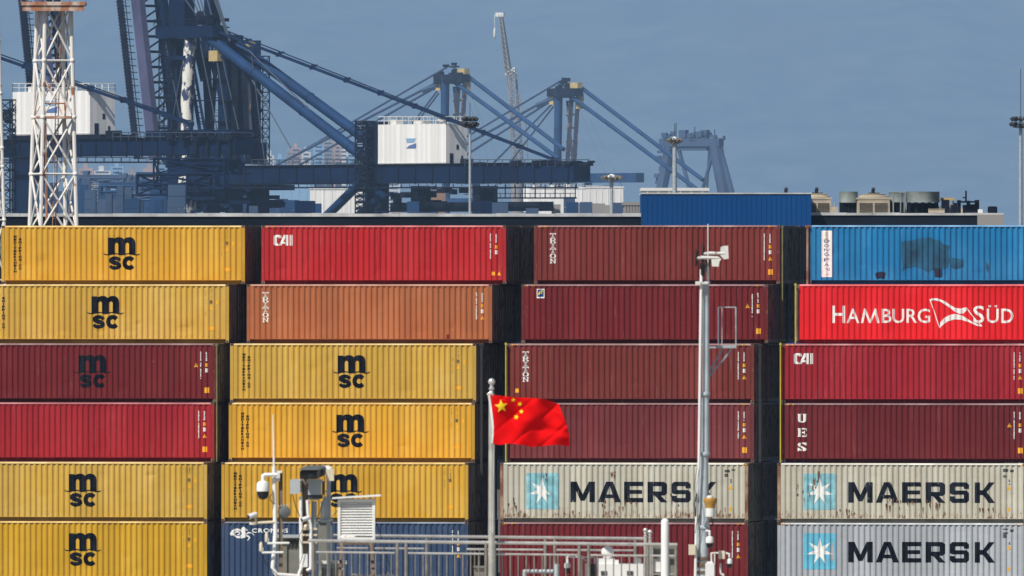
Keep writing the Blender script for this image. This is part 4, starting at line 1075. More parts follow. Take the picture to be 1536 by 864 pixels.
# front and rear legs of the portal
for v,mt in ((0,M['peel']),(14,M['crane_blue'])):
    mb=MB(); mb.tube(F(286,52,v),F(281,150,v),1.55,12,1.65); mb.tube(F(281,150,v),F(280,250,v),1.65,12,1.45); part('mast_leg',mb,mt,r)
    mb=MB(); mb.beam(F(281,262,v),F.ground(281,v),3.2,3.2,side=F.n); part('portal_leg',mb,M['peel'] if v==0 else M['crane_blue'],r)
mb=MB(); F.bx(mb,322,336,54,250,1,4); part('mast_column',mb,M['crane_blue'],r)
mb=MB(); F.bx(mb,301,309,60,245,14,16.5); part('mast_column',mb,M['crane_mid'],r)
for dx,vv in ((-22,0),(8,3),(30,8)):
    mb=MB()
    A=F(258+dx*.2,40,vv); B=F(285+dx,246,vv); mb.beam(A,B,.5,.9)
    A=F(264+dx*.2,40,vv); B=F(293+dx,246,vv); mb.beam(A,B,.5,.7)
    for i in range(24): mb.tube(F(258+dx*.2+i*(27+dx*.8)/24,40+i*8.58,vv),F(264+dx*.2+i*(29+dx*.8)/24,40+i*8.58,vv),.12,4)
    part('access_ladder',mb,M['crane_blue'],r)
mb=MB(); mb.beam(F(349,92,3),F(364,245,3),1.0,1.5); mb.beam(F(360,98,3),F(354,245,3),1.0,1.3)
for i in range(8): mb.beam(F(347+i*2.6,90+i*20,3),F(361-i*1.1,100+i*20,3),.5,.6)
part('mast_frame',mb,M['rust_yellow'],r)
mb=MB(); mb.beam(F(330,90,6),F(336,245,6),1,2); mb.beam(F(340,90,6),F(342,245,6),1,1.6)
for i in range(11): mb.beam(F(331,95+i*14,6),F(341,95+i*14,6),.5,.5)
part('mast_frame',mb,M['crane_mid'],r)
mb=MB(); F.bx(mb,243,330,40,58,-2,2); F.bx(mb,262,286,84,90,-2,2); F.bx(mb,246,258,58,250,1,3); F.bx(mb,336,348,84,88,-1,2); part('crosshead',mb,M['crane_blue'],r)
mb=MB(); railing(mb,[F(243,39.8,-2.4),F(330,39.8,-2.4)],1.7,.1,3); 
for k in range(6): F.bx(mb,312,344-k,92+k*27,93.5+k*27,2,5); railing(mb,[F(311,92+k*27,2),F(344,92+k*27,2)],1.3,.08,3)
part('platform',mb,M['crane_dark'],r)
mb=MB(); c=F(301,27,0); mb.lathe(c-F.n*.6,[(1.6,0),(1.8,.2),(1.5,.6),(1.8,1.0),(1.6,1.2)],16,axis=F.n); c=F(318,40,0); mb.lathe(c-F.n*.6,[(.9,0),(1.0,.6),(.9,1.2)],14,axis=F.n); clutter(F,mb,286,332,22,42,-2,2,20,6,3,8); part('sheave_head',mb,M['crane_dark'],r)
mb=MB(); F.bx(mb,318,331,76,92,-1,1.2); F.bx(mb,334,348,62,70,5,7); part_each('equipment_box',mb,M['yellow_house'],r)
for v,(a,b) in ((0,((300,46),(551,240))),(4.2,((298,40),(534,213)))):
    mb=MB(); A=F(*a,v); B=F(*b,v); mb.tube(A,B,1.32,14); 
    for t in (.33,.62,.9): p=A.lerp(B,t); q=A.lerp(B,t+.004); mb.tube(p,q,1.45,14)
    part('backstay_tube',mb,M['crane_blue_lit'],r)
for (a,b) in (((553,262),(492,322)),((572,292),(538,324))):
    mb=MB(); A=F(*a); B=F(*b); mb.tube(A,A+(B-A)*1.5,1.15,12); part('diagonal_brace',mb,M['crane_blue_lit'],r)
mb=MB(); truss_rope(F,mb,(318,44),(832,240),.75,0); truss_rope(F,mb,(318,40),(820,236),.3,1.2); part('forestay',mb,M['crane_blue'],r)
mb=MB()
for a,b in (((300,30),(270,-12)),((303,30),(284,-12)),((306,30),(292,-12)),((309,30),(298,-12)),((340,50),(318,-12)),((345,62),(322,-14)),((322,40),(308,-12)),((372,75),(490,190)),((378,120),(436,222))): mb.tube(F(*a),F(*b),.16 if a[0]<330 or a[0]>350 else .3,5)
part('hoist_rope',mb,M['rope'],r)
# more columns, ladders and decks crowd the mast
for (x0,y0,x1,y1,v,wd_,hh,mt) in ((262,40,272,245,9,1.2,2.2,'crane_blue'),(270,-14,300,245,10,1.0,1.6,'crane_blue'),(300,60,312,245,7,1.0,1.5,'crane_blue'),(310,70,300,245,3,.8,1.1,'crane_dark'),
    (334,60,332,245,3,1.4,3.2,'crane_blue'),(352,85,352,245,0,1.0,1.6,'crane_dark'),(366,100,372,246,0,1.0,1.4,'crane_dark'),(246,58,252,246,5,1.2,2.4,'crane_blue'),(316,60,318,246,9,1,1.4,'crane_mid'),(346,66,344,246,6,1,1.0,'rust_yellow')):
    mb=MB(); mb.beam(F(x0,y0,v),F(x1,y1,v),wd_,hh); part('mast_member',mb,M[mt],r)
mb=MB(); lat_tower(F,mb,246,262,60,246,-1.5,0,13,.11); part('stair_tower',mb,M['crane_dark'],r); mb=MB(); lat_tower(F,mb,350,364,84,246,6,8,12,.11); part('stair_tower',mb,M['crane_dark'],r)
mb=MB()
for y in (84,118,150,182,212):
    F.bx(mb,300,352,y,y+1.6,0,5)
F.bx(mb,246,276,150,152,0,5); F.bx(mb,246,276,195,197,0,5)
part_each('landing',mb,M['crane_dark'],r)
mb=MB(); F.bx(mb,318,345,196,246,0,5); F.bx(mb,262,276,205,246,3,6); F.bx(mb,346,370,214,246,1,6); F.bx(mb,300,318,222,246,0,4); part_each('winch_house',mb,M['crane_blue'],r)
for a,b,r_ in (((322,52),(352,246),.12),((300,50),(338,246),.1),((285,44),(250,246),.12),((330,60),(372,246),.1),((380,84),(400,246),.09),((296,40),(262,246),.1),((250,58),(286,246),.1)):
    mb=MB(); mb.tube(F(*a,-.5),F(*b,-.5),r_*1.6,5); part('stay_cable',mb,M['rope'],r)
mb=MB(); F.bx(mb,258,372,278,286,4,14); F.bx(mb,290,300,278,320,3,6); F.bx(mb,330,344,278,320,8,12); F.bx(mb,258,360,300,306,3,13); part_each('portal_beam',mb,M['crane_blue'],r)
raised_boom(F,r,243,238,210,-60,23,-2)
mb=MB(); mb.beam(F(262,120,9),F(232,-20,9),1,2.2); F.bx(mb,238,262,-20,46,3,6); F.bx(mb,276,286,-20,40,6,8); mb.beam(F(300,30,3),F(294,-14,3),.5,1.2); mb.beam(F(330,80,8),F(334,240,8),1,2); part('boom_stay',mb,M['crane_blue'],r)

# ---- crane A at the left, nearer
F=Fr(3700,PH,200)
r=thing('container_crane','nearest blue quay crane at the left, its girder ending before the peeling white mast','crane',F.ground(-30),group='ship to shore cranes along the far quay')
mb=MB(); F.bx(mb,-120,352,212,236,0,5.2); g=part('girder',mb,M['crane_blue'],r)
mb=MB(); 
mb=MB(); F.bx(mb,-120,352,211,211.9,-.6,5.7); F.bx(mb,-120,352,236.2,237.4,-.5,5.6)
for i in range(17): F.bx(mb,-40+i*23,-38.8+i*23,212.5,235.5,-.25,-.02)
for i in range(4): F.bx(mb,296+i*17,298.5+i*17,212,240,-.8,-.27)
part('girder_flange',mb,M['crane_dark'],g)
mb=MB(); railing(mb,[F(-100,210.8,-.5),F(18,210.8,-.5)],1.6,.1,3); part('girder_railing',mb,M['rope'],g); mb=MB(); railing(mb,[F(172,210.8,-.5),F(350,210.8,-.5),F(350,210.8,5.3)],1.8,.1,3); part('girder_railing',mb,M['rope'],g)
house(F,r,19,135,138,203,0,6.8,(77,160,18))
mb=MB(); F.bx(mb,10,150,203.3,210.9,.1,6.6); part('house_floor',mb,M['crane_dark'],r)
mb=MB(); F.bx(mb,158,172,196,210.8,0,2); F.bx(mb,176,186,202,210.8,0,3); clutter(F,mb,250,350,199,211,-2,3,40,15,3,12); part_each('deck_machinery',mb,M['crane_dark'],r)
mb=MB(); F.bx(mb,262,345,240,262,-2,3); lat_tower(F,mb,250,356,238,283,-3.5,-2.4,2,.16); lat_tower(F,mb,225,300,262,292,-3.5,3,2,.2); clutter(F,mb,245,360,240,262,-3,3,24,21,3,12); part('trolley_frame',mb,M['crane_blue'],r)
mb=MB(); walkway(F,mb,-80,250,243.5,-3,7); part('walkway',mb,M['crane_dark'],r)
mb=MB(); F.bx(mb,20,44,236,432,0,5); part('leg_column',mb,M['crane_blue'],r)
mb=MB(); lat_tower(F,mb,4,24,150,330,-1,2,12,.14); clutter(F,mb,2,22,158,235,-1,2,16,33,4,10); part('stair_tower',mb,M['crane_dark'],r)
mb=MB(); mb.beam(F(32,425,2.5),F.ground(32,2.5),4,4,side=F.n); part('leg_column',mb,M['crane_blue'],r)
mb=MB(); truss_rope(F,mb,(-60,66),(286,186),.75,0); truss_rope(F,mb,(-60,62),(276,181),.3,1.0); part('forestay',mb,M['crane_blue'],r)
mb=MB(); F.bx(mb,196,330,196,210.5,4,9); F.bx(mb,300,348,203,210.5,0,4); part('deck_machinery',mb,M['crane_blue'],r)
raised_boom(F,r,48,205,22,-60,17,6,gap=4)

# ---- cranes C, D farther off
def far_crane(label,ax,ay,gy,Y,backs,stays,gx0,gx1,hx,seed):
    F=Fr(Y,PH,ax); r=thing('container_crane',label,'crane',F.ground(ax),group='ship to shore cranes along the far quay')
    for v in (0,):
        mb=MB(); mb.tube(F(ax-13,ay+14,v),F(ax-15,gy,v),2.1,12,2.0); part('mast_leg',mb,M['crane_mid'],r)
    mb=MB(); mb.beam(F(ax+2,ay+20,2),F(ax-6,gy,2),1.2,2.2); mb.beam(F(ax+9,ay+20,3),F(ax+2,gy,3),1.2,2.2); mb.beam(F(ax-5,ay+30,2),F(ax+5,gy,2),1,1.3)
    for k in range(5): mb.beam(F(ax-6,ay+32+k*20,2),F(ax+7,ay+30+k*20,3),.6,.9)
    part('mast_frame',mb,M['rust_yellow'],r)
    mb=MB(); F.bx(mb,ax-26,ax+16,ay+12,ay+24,-2,3); clutter(F,mb,ax-26,ax+14,ay+4,ay+26,-3,4,26,seed,3,8); clutter(F,mb,ax-16,ax,ay-6,ay+8,-1,1,9,seed+1,3,7); part('crosshead',mb,M['crane_dark'],r)
    mb=MB(); F.bx(mb,ax-2,ax+13,ay+3,ay+13,1,4); F.bx(mb,ax-25,ax-19,ay+12,ay+36,-1,1); F.bx(mb,ax+8,ax+15,ay+18,ay+42,2,4); part_each('equipment_box',mb,M['yellow_house'],r)
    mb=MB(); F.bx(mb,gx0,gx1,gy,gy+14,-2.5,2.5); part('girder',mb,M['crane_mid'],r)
    for a,b,v in backs: mb=MB(); mb.tube(F(*a,v),F(*b,v),1.05,12); part('backstay_tube',mb,M['crane_mid'],r)
    for a,b,w_ in stays: mb=MB(); mb.tube(F(*a),F(*b),w_,6); part('forestay',mb,M['far_blue'],r)
    mb=MB(); mb.tube(F(ax-12,gy+10),F.ground(ax-12),2,8); mb.tube(F(ax-12,gy+10,18),F.ground(ax-12,18),2,8); mb.beam(F(ax-60,gy+40),F(ax+30,gy+40),2,3); part('portal_leg',mb,M['crane_mid'],r)
    mb=MB(); mb.tube(F(ax+20,ay+30),F(ax+95,gy+45),.15,4); mb.tube(F(ax+14,ay+30),F(ax+75,gy+45),.12,4); part('hoist_rope',mb,M['rope'],r)
    if hx: house(F,r,hx[0],hx[1],hx[2],hx[3],-4,4,None)
    return F,r
far_crane('blue crane farther off whose apex rises behind the central white house',681,100,262,8000,
  [((677,120),(838,238),0),((686,112),(833,224),5)],
  [((670,101),(430,240),.5),((655,124),(410,250),.65),((655,130),(445,250),.6),((656,136),(560,262),.45),((658,140),(620,190),.45),((660,128),(636,136),1.3)],380,850,(795,866,281,318),41)
far_crane('blue crane farther off with the apex to the right of the thin luffing crane',851,121,262,8300,
  [((846,137),(1047,285),0),((858,132),(1040,270),6)],
  [((840,122),(700,205),.5),((826,146),(690,222),.65),((828,150),(700,232),.6),((828,156),(735,250),.5),((830,160),(760,250),.45),((834,148),(806,158),1.4)],690,960,(866,908,284,322),47)
# ---- ghost portal crane
F=Fr(10000,R(30),1040)
r=thing('container_crane','faint bluish portal crane far behind the thick pale floodlight mast','crane',F.ground(1040),group='ship to shore cranes along the far quay')
mb=MB(); F.bx(mb,992,1082,208,220,-3,3); F.bx(mb,1020,1062,219,226,-2,2); part('girder',mb,M['far_blue'],r)
mb=MB(); clutter(F,mb,990,1082,196,210,-4,4,34,55,4,11); F.bx(mb,1018,1028,195,209,0,4); F.bx(mb,1050,1060,195,209,0,4); part_each('deck_machinery',mb,M['far_blue'],r)
for a,b,w_ in (((1073,215),(1088,296),4.2),((1078,215),(1100,296),1.6),((1005,220),(990,296),3.5),((1016,215),(1030,268),1.2),((1072,222),(1052,290),1.1),((1064,222),(1060,290),.8)):
    mb=MB(); A=F(*a); B=F(*b); mb.tube(A,B,w_,8); g_=B+(B-A)*((4-B.z)/(B.z-A.z)) if A.z!=B.z else B; mb.tube(B,g_,w_,8); part('leg',mb,M['far_blue'],r)
mb=MB()
for x,h in ((1014,24),(1042,18),(1072,14)): mb.tube(F(x,208),F(x,208-h),.35,4)
clutter(F,mb,980,1004,225,282,-2,2,14,8,4,10); part('fittings',mb,M['far_blue'],r)
# ---- luffing crane
F=Fr(9500,R(20),765)
r=thing('luffing_crane','thin reddish luffing crane jib standing tall and faint between the two farther apexes','crane',F.ground(780))
def lat(mb,a,b,w0,w1,n,rr_):
    A=F(*a); B=F(*b)
    d=(B-A).normalized(); s_=d.cross(F.n).normalized()
    for i in range(n+1):
        t=i/n; c_=A.lerp(B,t); w_=(w0+(w1-w0)*t)*px(1,9500)/2
        P=[c_-s_*w_-F.n*w_,c_+s_*w_-F.n*w_,c_+s_*w_+F.n*w_,c_-s_*w_+F.n*w_]
        for k in range(4): mb.tube(P[k],P[(k+1)%4],rr_*.7,4)
        if i:
            for k in range(4): mb.tube(Q[k],P[k],rr_,5); mb.tube(Q[k],P[(k+1)%4],rr_*.6,4)
        Q=P
mb=MB(); lat(mb,(751,22),(762,104),4,7,11,.35); lat(mb,(762,104),(767,112),7,9,2,.3); part('jib',mb,M['far_grey'],r)
mb=MB(); F.bx(mb,744,756,19,25,-1,1); mb.tube(F(742,22),F(742,58),.2,4); mb.ball(F(742,50),1.4,8,6,(.6,.6,2.4)); clutter(F,mb,756,770,100,112,-1,1,8,3,3,6); part('jib_head',mb,M['far_white'],r)
mb=MB(); lat(mb,(769,112),(777,262),9,14,18,.32); part('jib',mb,M['far_grey'],r)
mb=MB(); 
for a,b in (((760,112),(776,250)),((771,112),(790,196)),((790,196),(792,260))): mb.tube(F(*a),F(*b),.35,4)
part('luffing_rope',mb,M['far_grey'],r)
mb=MB(); mb.tube(F(776,262),F.ground(776),4,10); part('pedestal',mb,M['far_grey'],r)

# ---- things in the yard below the girders
def shed(label,x0,x1,yt,Y,mat,depth=20,name='white_shed',cat='shed'):
    a=at(x0,yt,Y); b=at(x1,yt,Y); mb=MB(); mb.box((a.x,Y,4),(b.x,Y+depth,a.z)); mb.box((a.x-.2,Y-.2,a.z+.02),(b.x+.2,Y+depth+.2,a.z+.5))
    for i in range(6): x=a.x+(b.x-a.x)*(i+.5)/6; mb.box((x-.12,Y-.12,4),(x+.12,Y-.01,a.z-.1))
    solo(name,mb,mat,label,cat)
shed('white shed below the backstay foot, left of the central column',465,545,284,4700,M['house_white'])
shed('low white house with blue sills right of the short floodlight mast foot',880,935,282,5200,M['far_white'])
shed('white ship house behind the walkway end, cut by the girder tail',796,880,283,5300,M['house_white'])
shed('grey shed between the short mast and the blue block',936,962,308,2500,M['far_grey'])
shed('white strip roof just above the left part of the blue block',963,1062,286.5,2600,M['far_white'])
shed('dark shed behind the crane portal, left of the white shed',338,398,290,4600,M['crane_mid'])
shed('pale hazy warehouse between the rust brown shed and the white shed',395,466,276,7200,M['far_blue_l'])
shed('tan shed among the crane legs right of the central column',618,668,288,5000,M['far_rust'])
rr=random.Random(11)
def yardstack(i,x,yt,Y,wpx,mat,label):
    a=at(x,yt,Y); w_=px(wpx,Y); mb=MB(); z=4.0; k=0
    while z<a.z:
        mb.box((a.x,Y,z),(a.x+w_,Y+12,z+2.5)); z+=2.6
    o=solo('container_pile',mb,mat,label,'container pile','distant container piles on the yard')
for i in range(84):
    x=rr.choice([rr.uniform(118,262),rr.uniform(40,262),rr.uniform(118,262),rr.uniform(370,470),rr.uniform(575,830),rr.uniform(840,962)]); Y=rr.uniform(3000,6200)
    yt=rr.uniform(274,314) if x<300 else rr.uniform(303,319)
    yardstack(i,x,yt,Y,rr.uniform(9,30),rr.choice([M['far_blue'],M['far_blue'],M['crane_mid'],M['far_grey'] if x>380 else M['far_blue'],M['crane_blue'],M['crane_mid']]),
      'far pile of stacked containers seen between crane legs, just above the shed roof' )
# rubber-tyred gantries, hazy lattice by the left
def rtg(x0,x1,yt,Y,label,mat):
    F=Fr(Y,R(12),(x0+x1)/2); r=thing('yard_gantry',label,'gantry crane',F.ground((x0+x1)/2),group='yard gantries far behind the left tower')
    mb=MB(); F.bx(mb,x0,x1,yt,yt+5,-1,1); F.bx(mb,x0,x1,yt,yt+5,9,11); part('girder',mb,mat,r)
    for x in (x0+1,x1-2):
        for v in (0,10):
            mb=MB(); mb.beam(F(x,yt+4,v),F.ground(x,v),1.2,1.6); part('leg',mb,mat,r)
    mb=MB(); lat_tower(F,mb,x0+2,x1-4,yt+5,yt+14,-1,-.5,1,.25); clutter(F,mb,x0,x1,yt-6,yt,0,6,7,int(x0),3,8); part('trolley',mb,mat,r)
rtg(110,215,268,7200,'long hazy gantry girder seen low through the lattice tower legs',M['far_blue'])
rtg(205,300,258,5600,'tall hazy yard gantry behind the peeling mast foot',M['crane_mid'])
rtg(118,190,262,6200,'hazy blue yard gantry just right of the lattice tower',M['far_blue'])
rtg(150,262,274,5200,'wide hazy yard gantry left of the peeling mast foot',M['crane_mid'])
rtg(196,250,286,4600,'small blue yard gantry near the peeling mast foot',M['far_blue'])
# distant tower blocks
def block(i,x0,x1,yt,Y,mat,label):
    a=at(x0,yt,Y); b=at(x1,yt,Y); r=thing('apartment_block',label,'building',((a.x+b.x)/2,Y,4),group='hazy blocks of the town beyond the port')
    mb=MB(); mb.box((a.x,Y,4),(b.x,Y+25,a.z)); mb.box((a.x+(b.x-a.x)*.3,Y+2,a.z+.1),(a.x+(b.x-a.x)*.6,Y+12,a.z+5)); part('wall',mb,mat,r)
    mb=MB(); z=8
    while z<a.z-2:
        mb.box((a.x+2,Y-.4,z),(b.x-2,Y-.1,z+1.5)); z+=4
    part('window_band',mb,M['far_blue'],r)
bl=[(378,390,246),(388,402,240),(400,411,233),(411,430,238),(430,438,228),(436,452,222),(452,466,228),(470,486,218),(484,500,212),(500,512,204),(508,522,210),(520,534,222),(532,544,228),(118,140,252),(140,166,256),(166,186,250),(186,214,258),(214,236,252),(575,600,262)]
for i,(a,b,t) in enumerate(bl):
    w0=['leftmost','pale','pinkish','broad','slim','tall','stepped'][i%7]
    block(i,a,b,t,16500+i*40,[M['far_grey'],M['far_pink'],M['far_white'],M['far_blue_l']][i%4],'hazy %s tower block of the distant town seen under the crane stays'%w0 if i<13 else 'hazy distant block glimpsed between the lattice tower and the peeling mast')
M['hood']=plain('weathered_grey_hood',(.13,.14,.145),.55,0,.15,4)
# ================================================================ FOREGROUND ROOFTOP (about 270 m away)
YF=270.0; S=K/YF       # px per metre
def f(x,y,dy=0.0):     # a photo pixel on the foreground plane, moved back by dy metres
    return at(x,y,YF+dy)
def w(n): return n/S
ZD=f(0,925).z
def at_deck(x,dy=0): p=f(x,0,dy); return Vector((p.x,p.y,ZD))
mb=MB(); a=at_deck(150).x; b=at_deck(1330).x
mb.box((a,YF-3,2.5),(b,YF+9,ZD-.35)); 
rb=thing('signal_building','low concrete building whose roof carries the railing and instruments','building',((a+b)/2,YF+3,2.5))
part('wall',mb,M['concrete'],rb)
mb=MB(); mb.box((a-.3,YF-3.3,ZD-.349),(b+.3,YF+9.3,ZD)); part('roof_slab',mb,M['roof_felt'],rb)
def pole(mb,x,y0,y1,r0,r1=None,dy=0,n=12): mb.tube(f(x,y1,dy) if y1 is not None else at_deck(x,dy),f(x,y0,dy),r0 if r1 is None else r1,n,r0); return mb

# --- flagpole and flag
r=thing('flagpole','tall stainless flagpole with a ball finial','flagpole',at_deck(737.3,-.9))
mb=MB(); pole(mb,737.3,590,None,w(4.2),w(5.6),-.9,16); pole(mb,737.3,583,590,w(3.0),w(3.0),-.9); part('pole',mb,M['steel'],r)
mb=MB(); mb.ball(f(737.3,572.5,-.9),w(5.2),16,12); mb.lathe(f(737.3,584,-.9),[(w(4.4),0),(w(4.8),w(1.2)),(w(3),w(2.6)),(w(2.2),w(6.5)),(w(3.4),w(7.5))],16); part('finial',mb,M['steel'],r)
mb=MB(); mb.ball(f(732,591,-1.0),w(2.0),8,6); mb.tube(f(732,590,-1.0),f(737,588,-1.0),w(.7),6); part('halyard_block',mb,M['steel'],r)
def cat(pts,t):
    n=len(pts)-1; t=max(0,min(.99999,t))*n; i=int(t); u=t-i
    P=[Vector(pts[max(0,min(n,i+k))]) for k in (-1,0,1,2)]
    return .5*((2*P[1])+(-P[0]+P[2])*u+(2*P[0]-5*P[1]+4*P[2]-P[3])*u*u+(-P[0]+3*P[1]-3*P[2]+P[3])*u**3)
TOP=[(110,210),(290,228),(430,240),(560,246),(700,264),(820,308)]
RGT=[(820,308),(858,412),(895,510),(922,620),(925,728)]
BOT=[(145,695),(230,712),(330,700),(440,712),(560,732),(680,722),(800,714),(925,728)]
LFT=[(110,210),(135,380),(152,540),(145,695)]
def zp(u,v):
    t=cat(TOP,u); b=cat(BOT,u); l=cat(LFT,v); rr_=cat(RGT,v)
    c00,c10,c01,c11=Vector(TOP[0]),Vector(TOP[-1]),Vector(BOT[0]),Vector(BOT[-1])
    return t*(1-v)+b*v+l*(1-u)+rr_*u-(c00*(1-u)*(1-v)+c10*u*(1-v)+c01*(1-u)*v+c11*u*v)
def fdepth(X,Yp):
    u=(X-110)/815; v=(Yp-210)/515
    k=min(1,u*3)
    d=.085*sin(2*pi*(u*1.15-.55*v+.10))*k+.05*sin(2*pi*(u*2.1+.7*v+.35))*k+.045*(1-abs(sin(pi*(u*1.6-1.1*v+.15))))**2*k+.036*(1-abs(sin(pi*(u*2.6+1.9*v+.4))))**3*k+.012*sin(2*pi*(u*1.1+2.3*v))*k+.010*sin(2*pi*(3.7*u-2.2*v+.2))*k
    d+=.05*math.exp(-((v-.62-.25*(u-.5))/.07)**2)*max(0,u-.3)*1.6
    return d
def fp(X,Yp,lift=0): 
    return f(715+X/6.644,560+Yp/6.644,-1.02+fdepth(X,Yp)-lift)
def flag_grid(u0,u1,nu,nv,lift=0):
    mb=MB()
    for j in range(nv+1):
        for i in range(nu+1):
            q=zp(u0+(u1-u0)*i/nu,j/nv); mb.v.append(fp(q.x,q.y,lift))
    for j in range(nv):
        for i in range(nu):
            k=j*(nu+1)+i; mb.f.append((k,k+1,k+nu+2,k+nu+1))
    mb.mi=[0]*len(mb.f); return mb
fr=thing('flag','red flag with five yellow stars flying to the right of the flagpole','flag',f(733,600,-.9))
def fpart(name,mb,mat):
    me=bpy.data.meshes.new(name); b_=root_loc(fr); me.from_pydata([v-b_ for v in mb.v],[],mb.f); me.polygons.foreach_set('use_smooth',[True]*len(me.polygons)); me.materials.append(mat)
    o=bpy.data.objects.new(name,me); C.objects.link(o); o.parent=fr; return o
fpart('cloth',flag_grid(.035,1,110,70),M['flag_red'])
fpart('hoist_sleeve',flag_grid(0,.036,4,50,.004),M['white'])
def fstar(cx,cy,r_,rot,ax=1.0,sk=0):
    mb=MB(); pts=[(cx+(r_ if k%2==0 else r_*.42)*cos(R(rot+36*k))*ax+sk*(r_ if k%2==0 else r_*.42)*sin(R(rot+36*k)),cy-(r_ if k%2==0 else r_*.42)*sin(R(rot+36*k))) for k in range(10)]
    c0=fp(cx,cy,.012)
    for k in range(10):
        A=Vector(pts[k]); B=Vector(pts[(k+1)%10]); Cn=Vector((cx,cy)); n=4
        for i in range(n):
            for (p,q,s_,t_) in ((i/n,(i+1)/n,0,0),):
                P=[Cn.lerp(A,p),Cn.lerp(A,q),Cn.lerp(B,q),Cn.lerp(B,p)]
                o=len(mb.v); mb.v+=[fp(x.x,x.y,.012) for x in P]; mb.f.append((o,o+1,o+2,o+3) if i else (o,o+1,o+2))
    mb.mi=[0]*len(mb.f); return mb
for a in ((245,328,68,97,1,0),(365,264,25,75),(431,306,25,60,1.1),(445,381,25,85),(395,436,28,75)): fpart('star',fstar(*a),M['flag_yellow'])

# --- weather mast
r=thing('weather_mast','pale blue grey instrument mast in front of the third stack','mast',at_deck(1054,0))
mb=MB(); pole(mb,1058.8,424,590,w(4.7),w(5.2),0,16); pole(mb,1058,590,680,w(5.4),w(6.0),0,16); pole(mb,1055.5,680,790,w(6.9),w(7.4),0,16); pole(mb,1054,790,None,w(8.0),w(8.6),0,16)
for y in (424,590,680,790): mb.lathe(f(1058.5-(y-424)*.0095,y,0),[(w(6.6+(y-424)*.009),-w(3)),(w(7+(y-424)*.009),0),(w(6.2+(y-424)*.008),w(2))],16)
part('pole',mb,M['mast'],r)
mb=MB(); mb.path([f(1052,404,-.1),f(1050,560,-.12),f(1048.5,690,-.14),f(1045,760,-.14),f(1043,864,-.14),at_deck(1043,-.14)],w(2.2),10); part('conduit',mb,M['white'],r)
mb=MB(); mb.box(f(1044,423,-.15),f(1062,426,.1)); mb.cbox(f(1047,424.5,-.15),(w(8),.06,w(5))); mb.tube(f(1062,336,0),f(1062,425,0),w(.9),6); mb.tube(f(1062,400,0),f(1062,424,0),w(1.8),8); part('top_bracket',mb,M['white_dirty'],r)
# bracket with cage
mb=MB()
c=[f(1078,461,.3),f(1104,461,.3),f(1104,520,.3),f(1078,520,.3)]; d=Vector((0,.35,0))
for k in range(4): mb.tube(c[k],c[(k+1)%4],w(.8),6); mb.tube(c[k]+d,c[(k+1)%4]+d,w(.9),6); mb.tube(c[k],c[k]+d,w(.9),6)
mb.tube(f(1083,461,.5),f(1083,520,.5),w(.8),6)
part('cage',mb,M['galv'],r)
mb=MB(); mb.box(f(1084,517.5,.25),f(1104,522,.7)); mb.beam(f(1062,521,.3),f(1104,521,.3),.04,.03); mb.beam(f(1097,524,.4),f(1063,566,.05),.02,.03); mb.beam(f(1084,524,.4),f(1062,560,.05),.02,.03); part('bracket_arm',mb,M['galv'],r)
mb=MB()
for y,h in ((838,5),(847,7),(858,4)): mb.lathe(f(1054,y,0),[(w(10.2),-w(h)/2),(w(10.8),0),(w(10.2),w(h)/2)],16)
part('strap',mb,M['brown_post'],r)
mb=MB(); mb.box(f(1063,775,-.1),f(1070,764,.1)); mb.box(f(1043,745,-.05),f(1047,752,.1)); mb.box(f(1042,768,-.1),f(1046,778,.1)); mb.path([f(1045,740,-.15),f(1041,756,-.2),f(1044,775,-.15)],w(1.2),6); mb.path([f(1058,755,-.2),f(1066,772,-.25),f(1070,788,-.2)],w(1.2),6); part_each('clamp',mb,M['dark'],r)
def anemo(x,y,dy,label,sc_):
    r=thing('wind_vane_anemometer',label,'anemometer',f(x+8,y+28,dy),group='propeller anemometers on the mast top')
    mb=MB(); n=14
    mb.lathe(f(x+2,y,dy),[(w(1.6),0),(w(3.0),w(3)),(w(2.6),w(12)),(w(1.6),w(33))],12,axis=(1,0,0))
    part('body',mb,M['cream'] if 0 else M['white_dirty'],r)
    mb=MB(); pts=[(x+27,y+3),(x+28,y-9.5*sc_),(x+32,y-11*sc_),(x+39,y-11.5*sc_),(x+40,y+8),(x+33,y+9)]
    if sc_<1: pts=[(x+24,y+1),(x+25,y+13),(x+35,y+13.5),(x+36,y+6),(x+39,y+2),(x+34,y-2)]
    mb.prism([f(a_,b_,dy-.01) for a_,b_ in pts],(0,.02,0)); part('tail_fin',mb,M['white_dirty'],r)
    mb=MB(); c=f(x+1,y,dy)
    mb.lathe(c-Vector((w(1.5),0,0)),[(w(.6),0),(w(2.2),w(1.2)),(w(2.2),w(3))],10,axis=(1,0,0))
    for k in range(4):
        a_=k*pi/2+.4; d_=Vector((0,cos(a_),sin(a_))); s_=Vector((.35,-sin(a_)*.9,cos(a_)*.9)).normalized()
        mb.prism([c+d_*w(1.5)-s_*w(1.5),c+d_*w(12)-s_*w(4.2),c+d_*w(12)+s_*w(4.2),c+d_*w(1.5)+s_*w(1.5)],(w(1.6),0,0))
    part('propeller',mb,M['black'],r)
    mb=MB(); mb.lathe(f(x+(11 if sc_<1 else 9),y+28,dy),[(w(2.2),0),(w(3.6),w(2)),(w(3.6),w(12)),(w(4.2),w(13)),(w(4.2),w(18)),(w(2.2),w(20)),(w(2.0),w(27))],12); part('housing',mb,M['black'],r)
    return r
anemo(1043,386.5,-.1,'lower wind vane with black propeller at the very left of the mast top',.9)
anemo(1053,380,.18,'upper wind vane with tall white tail fin on the mast top',1.0)
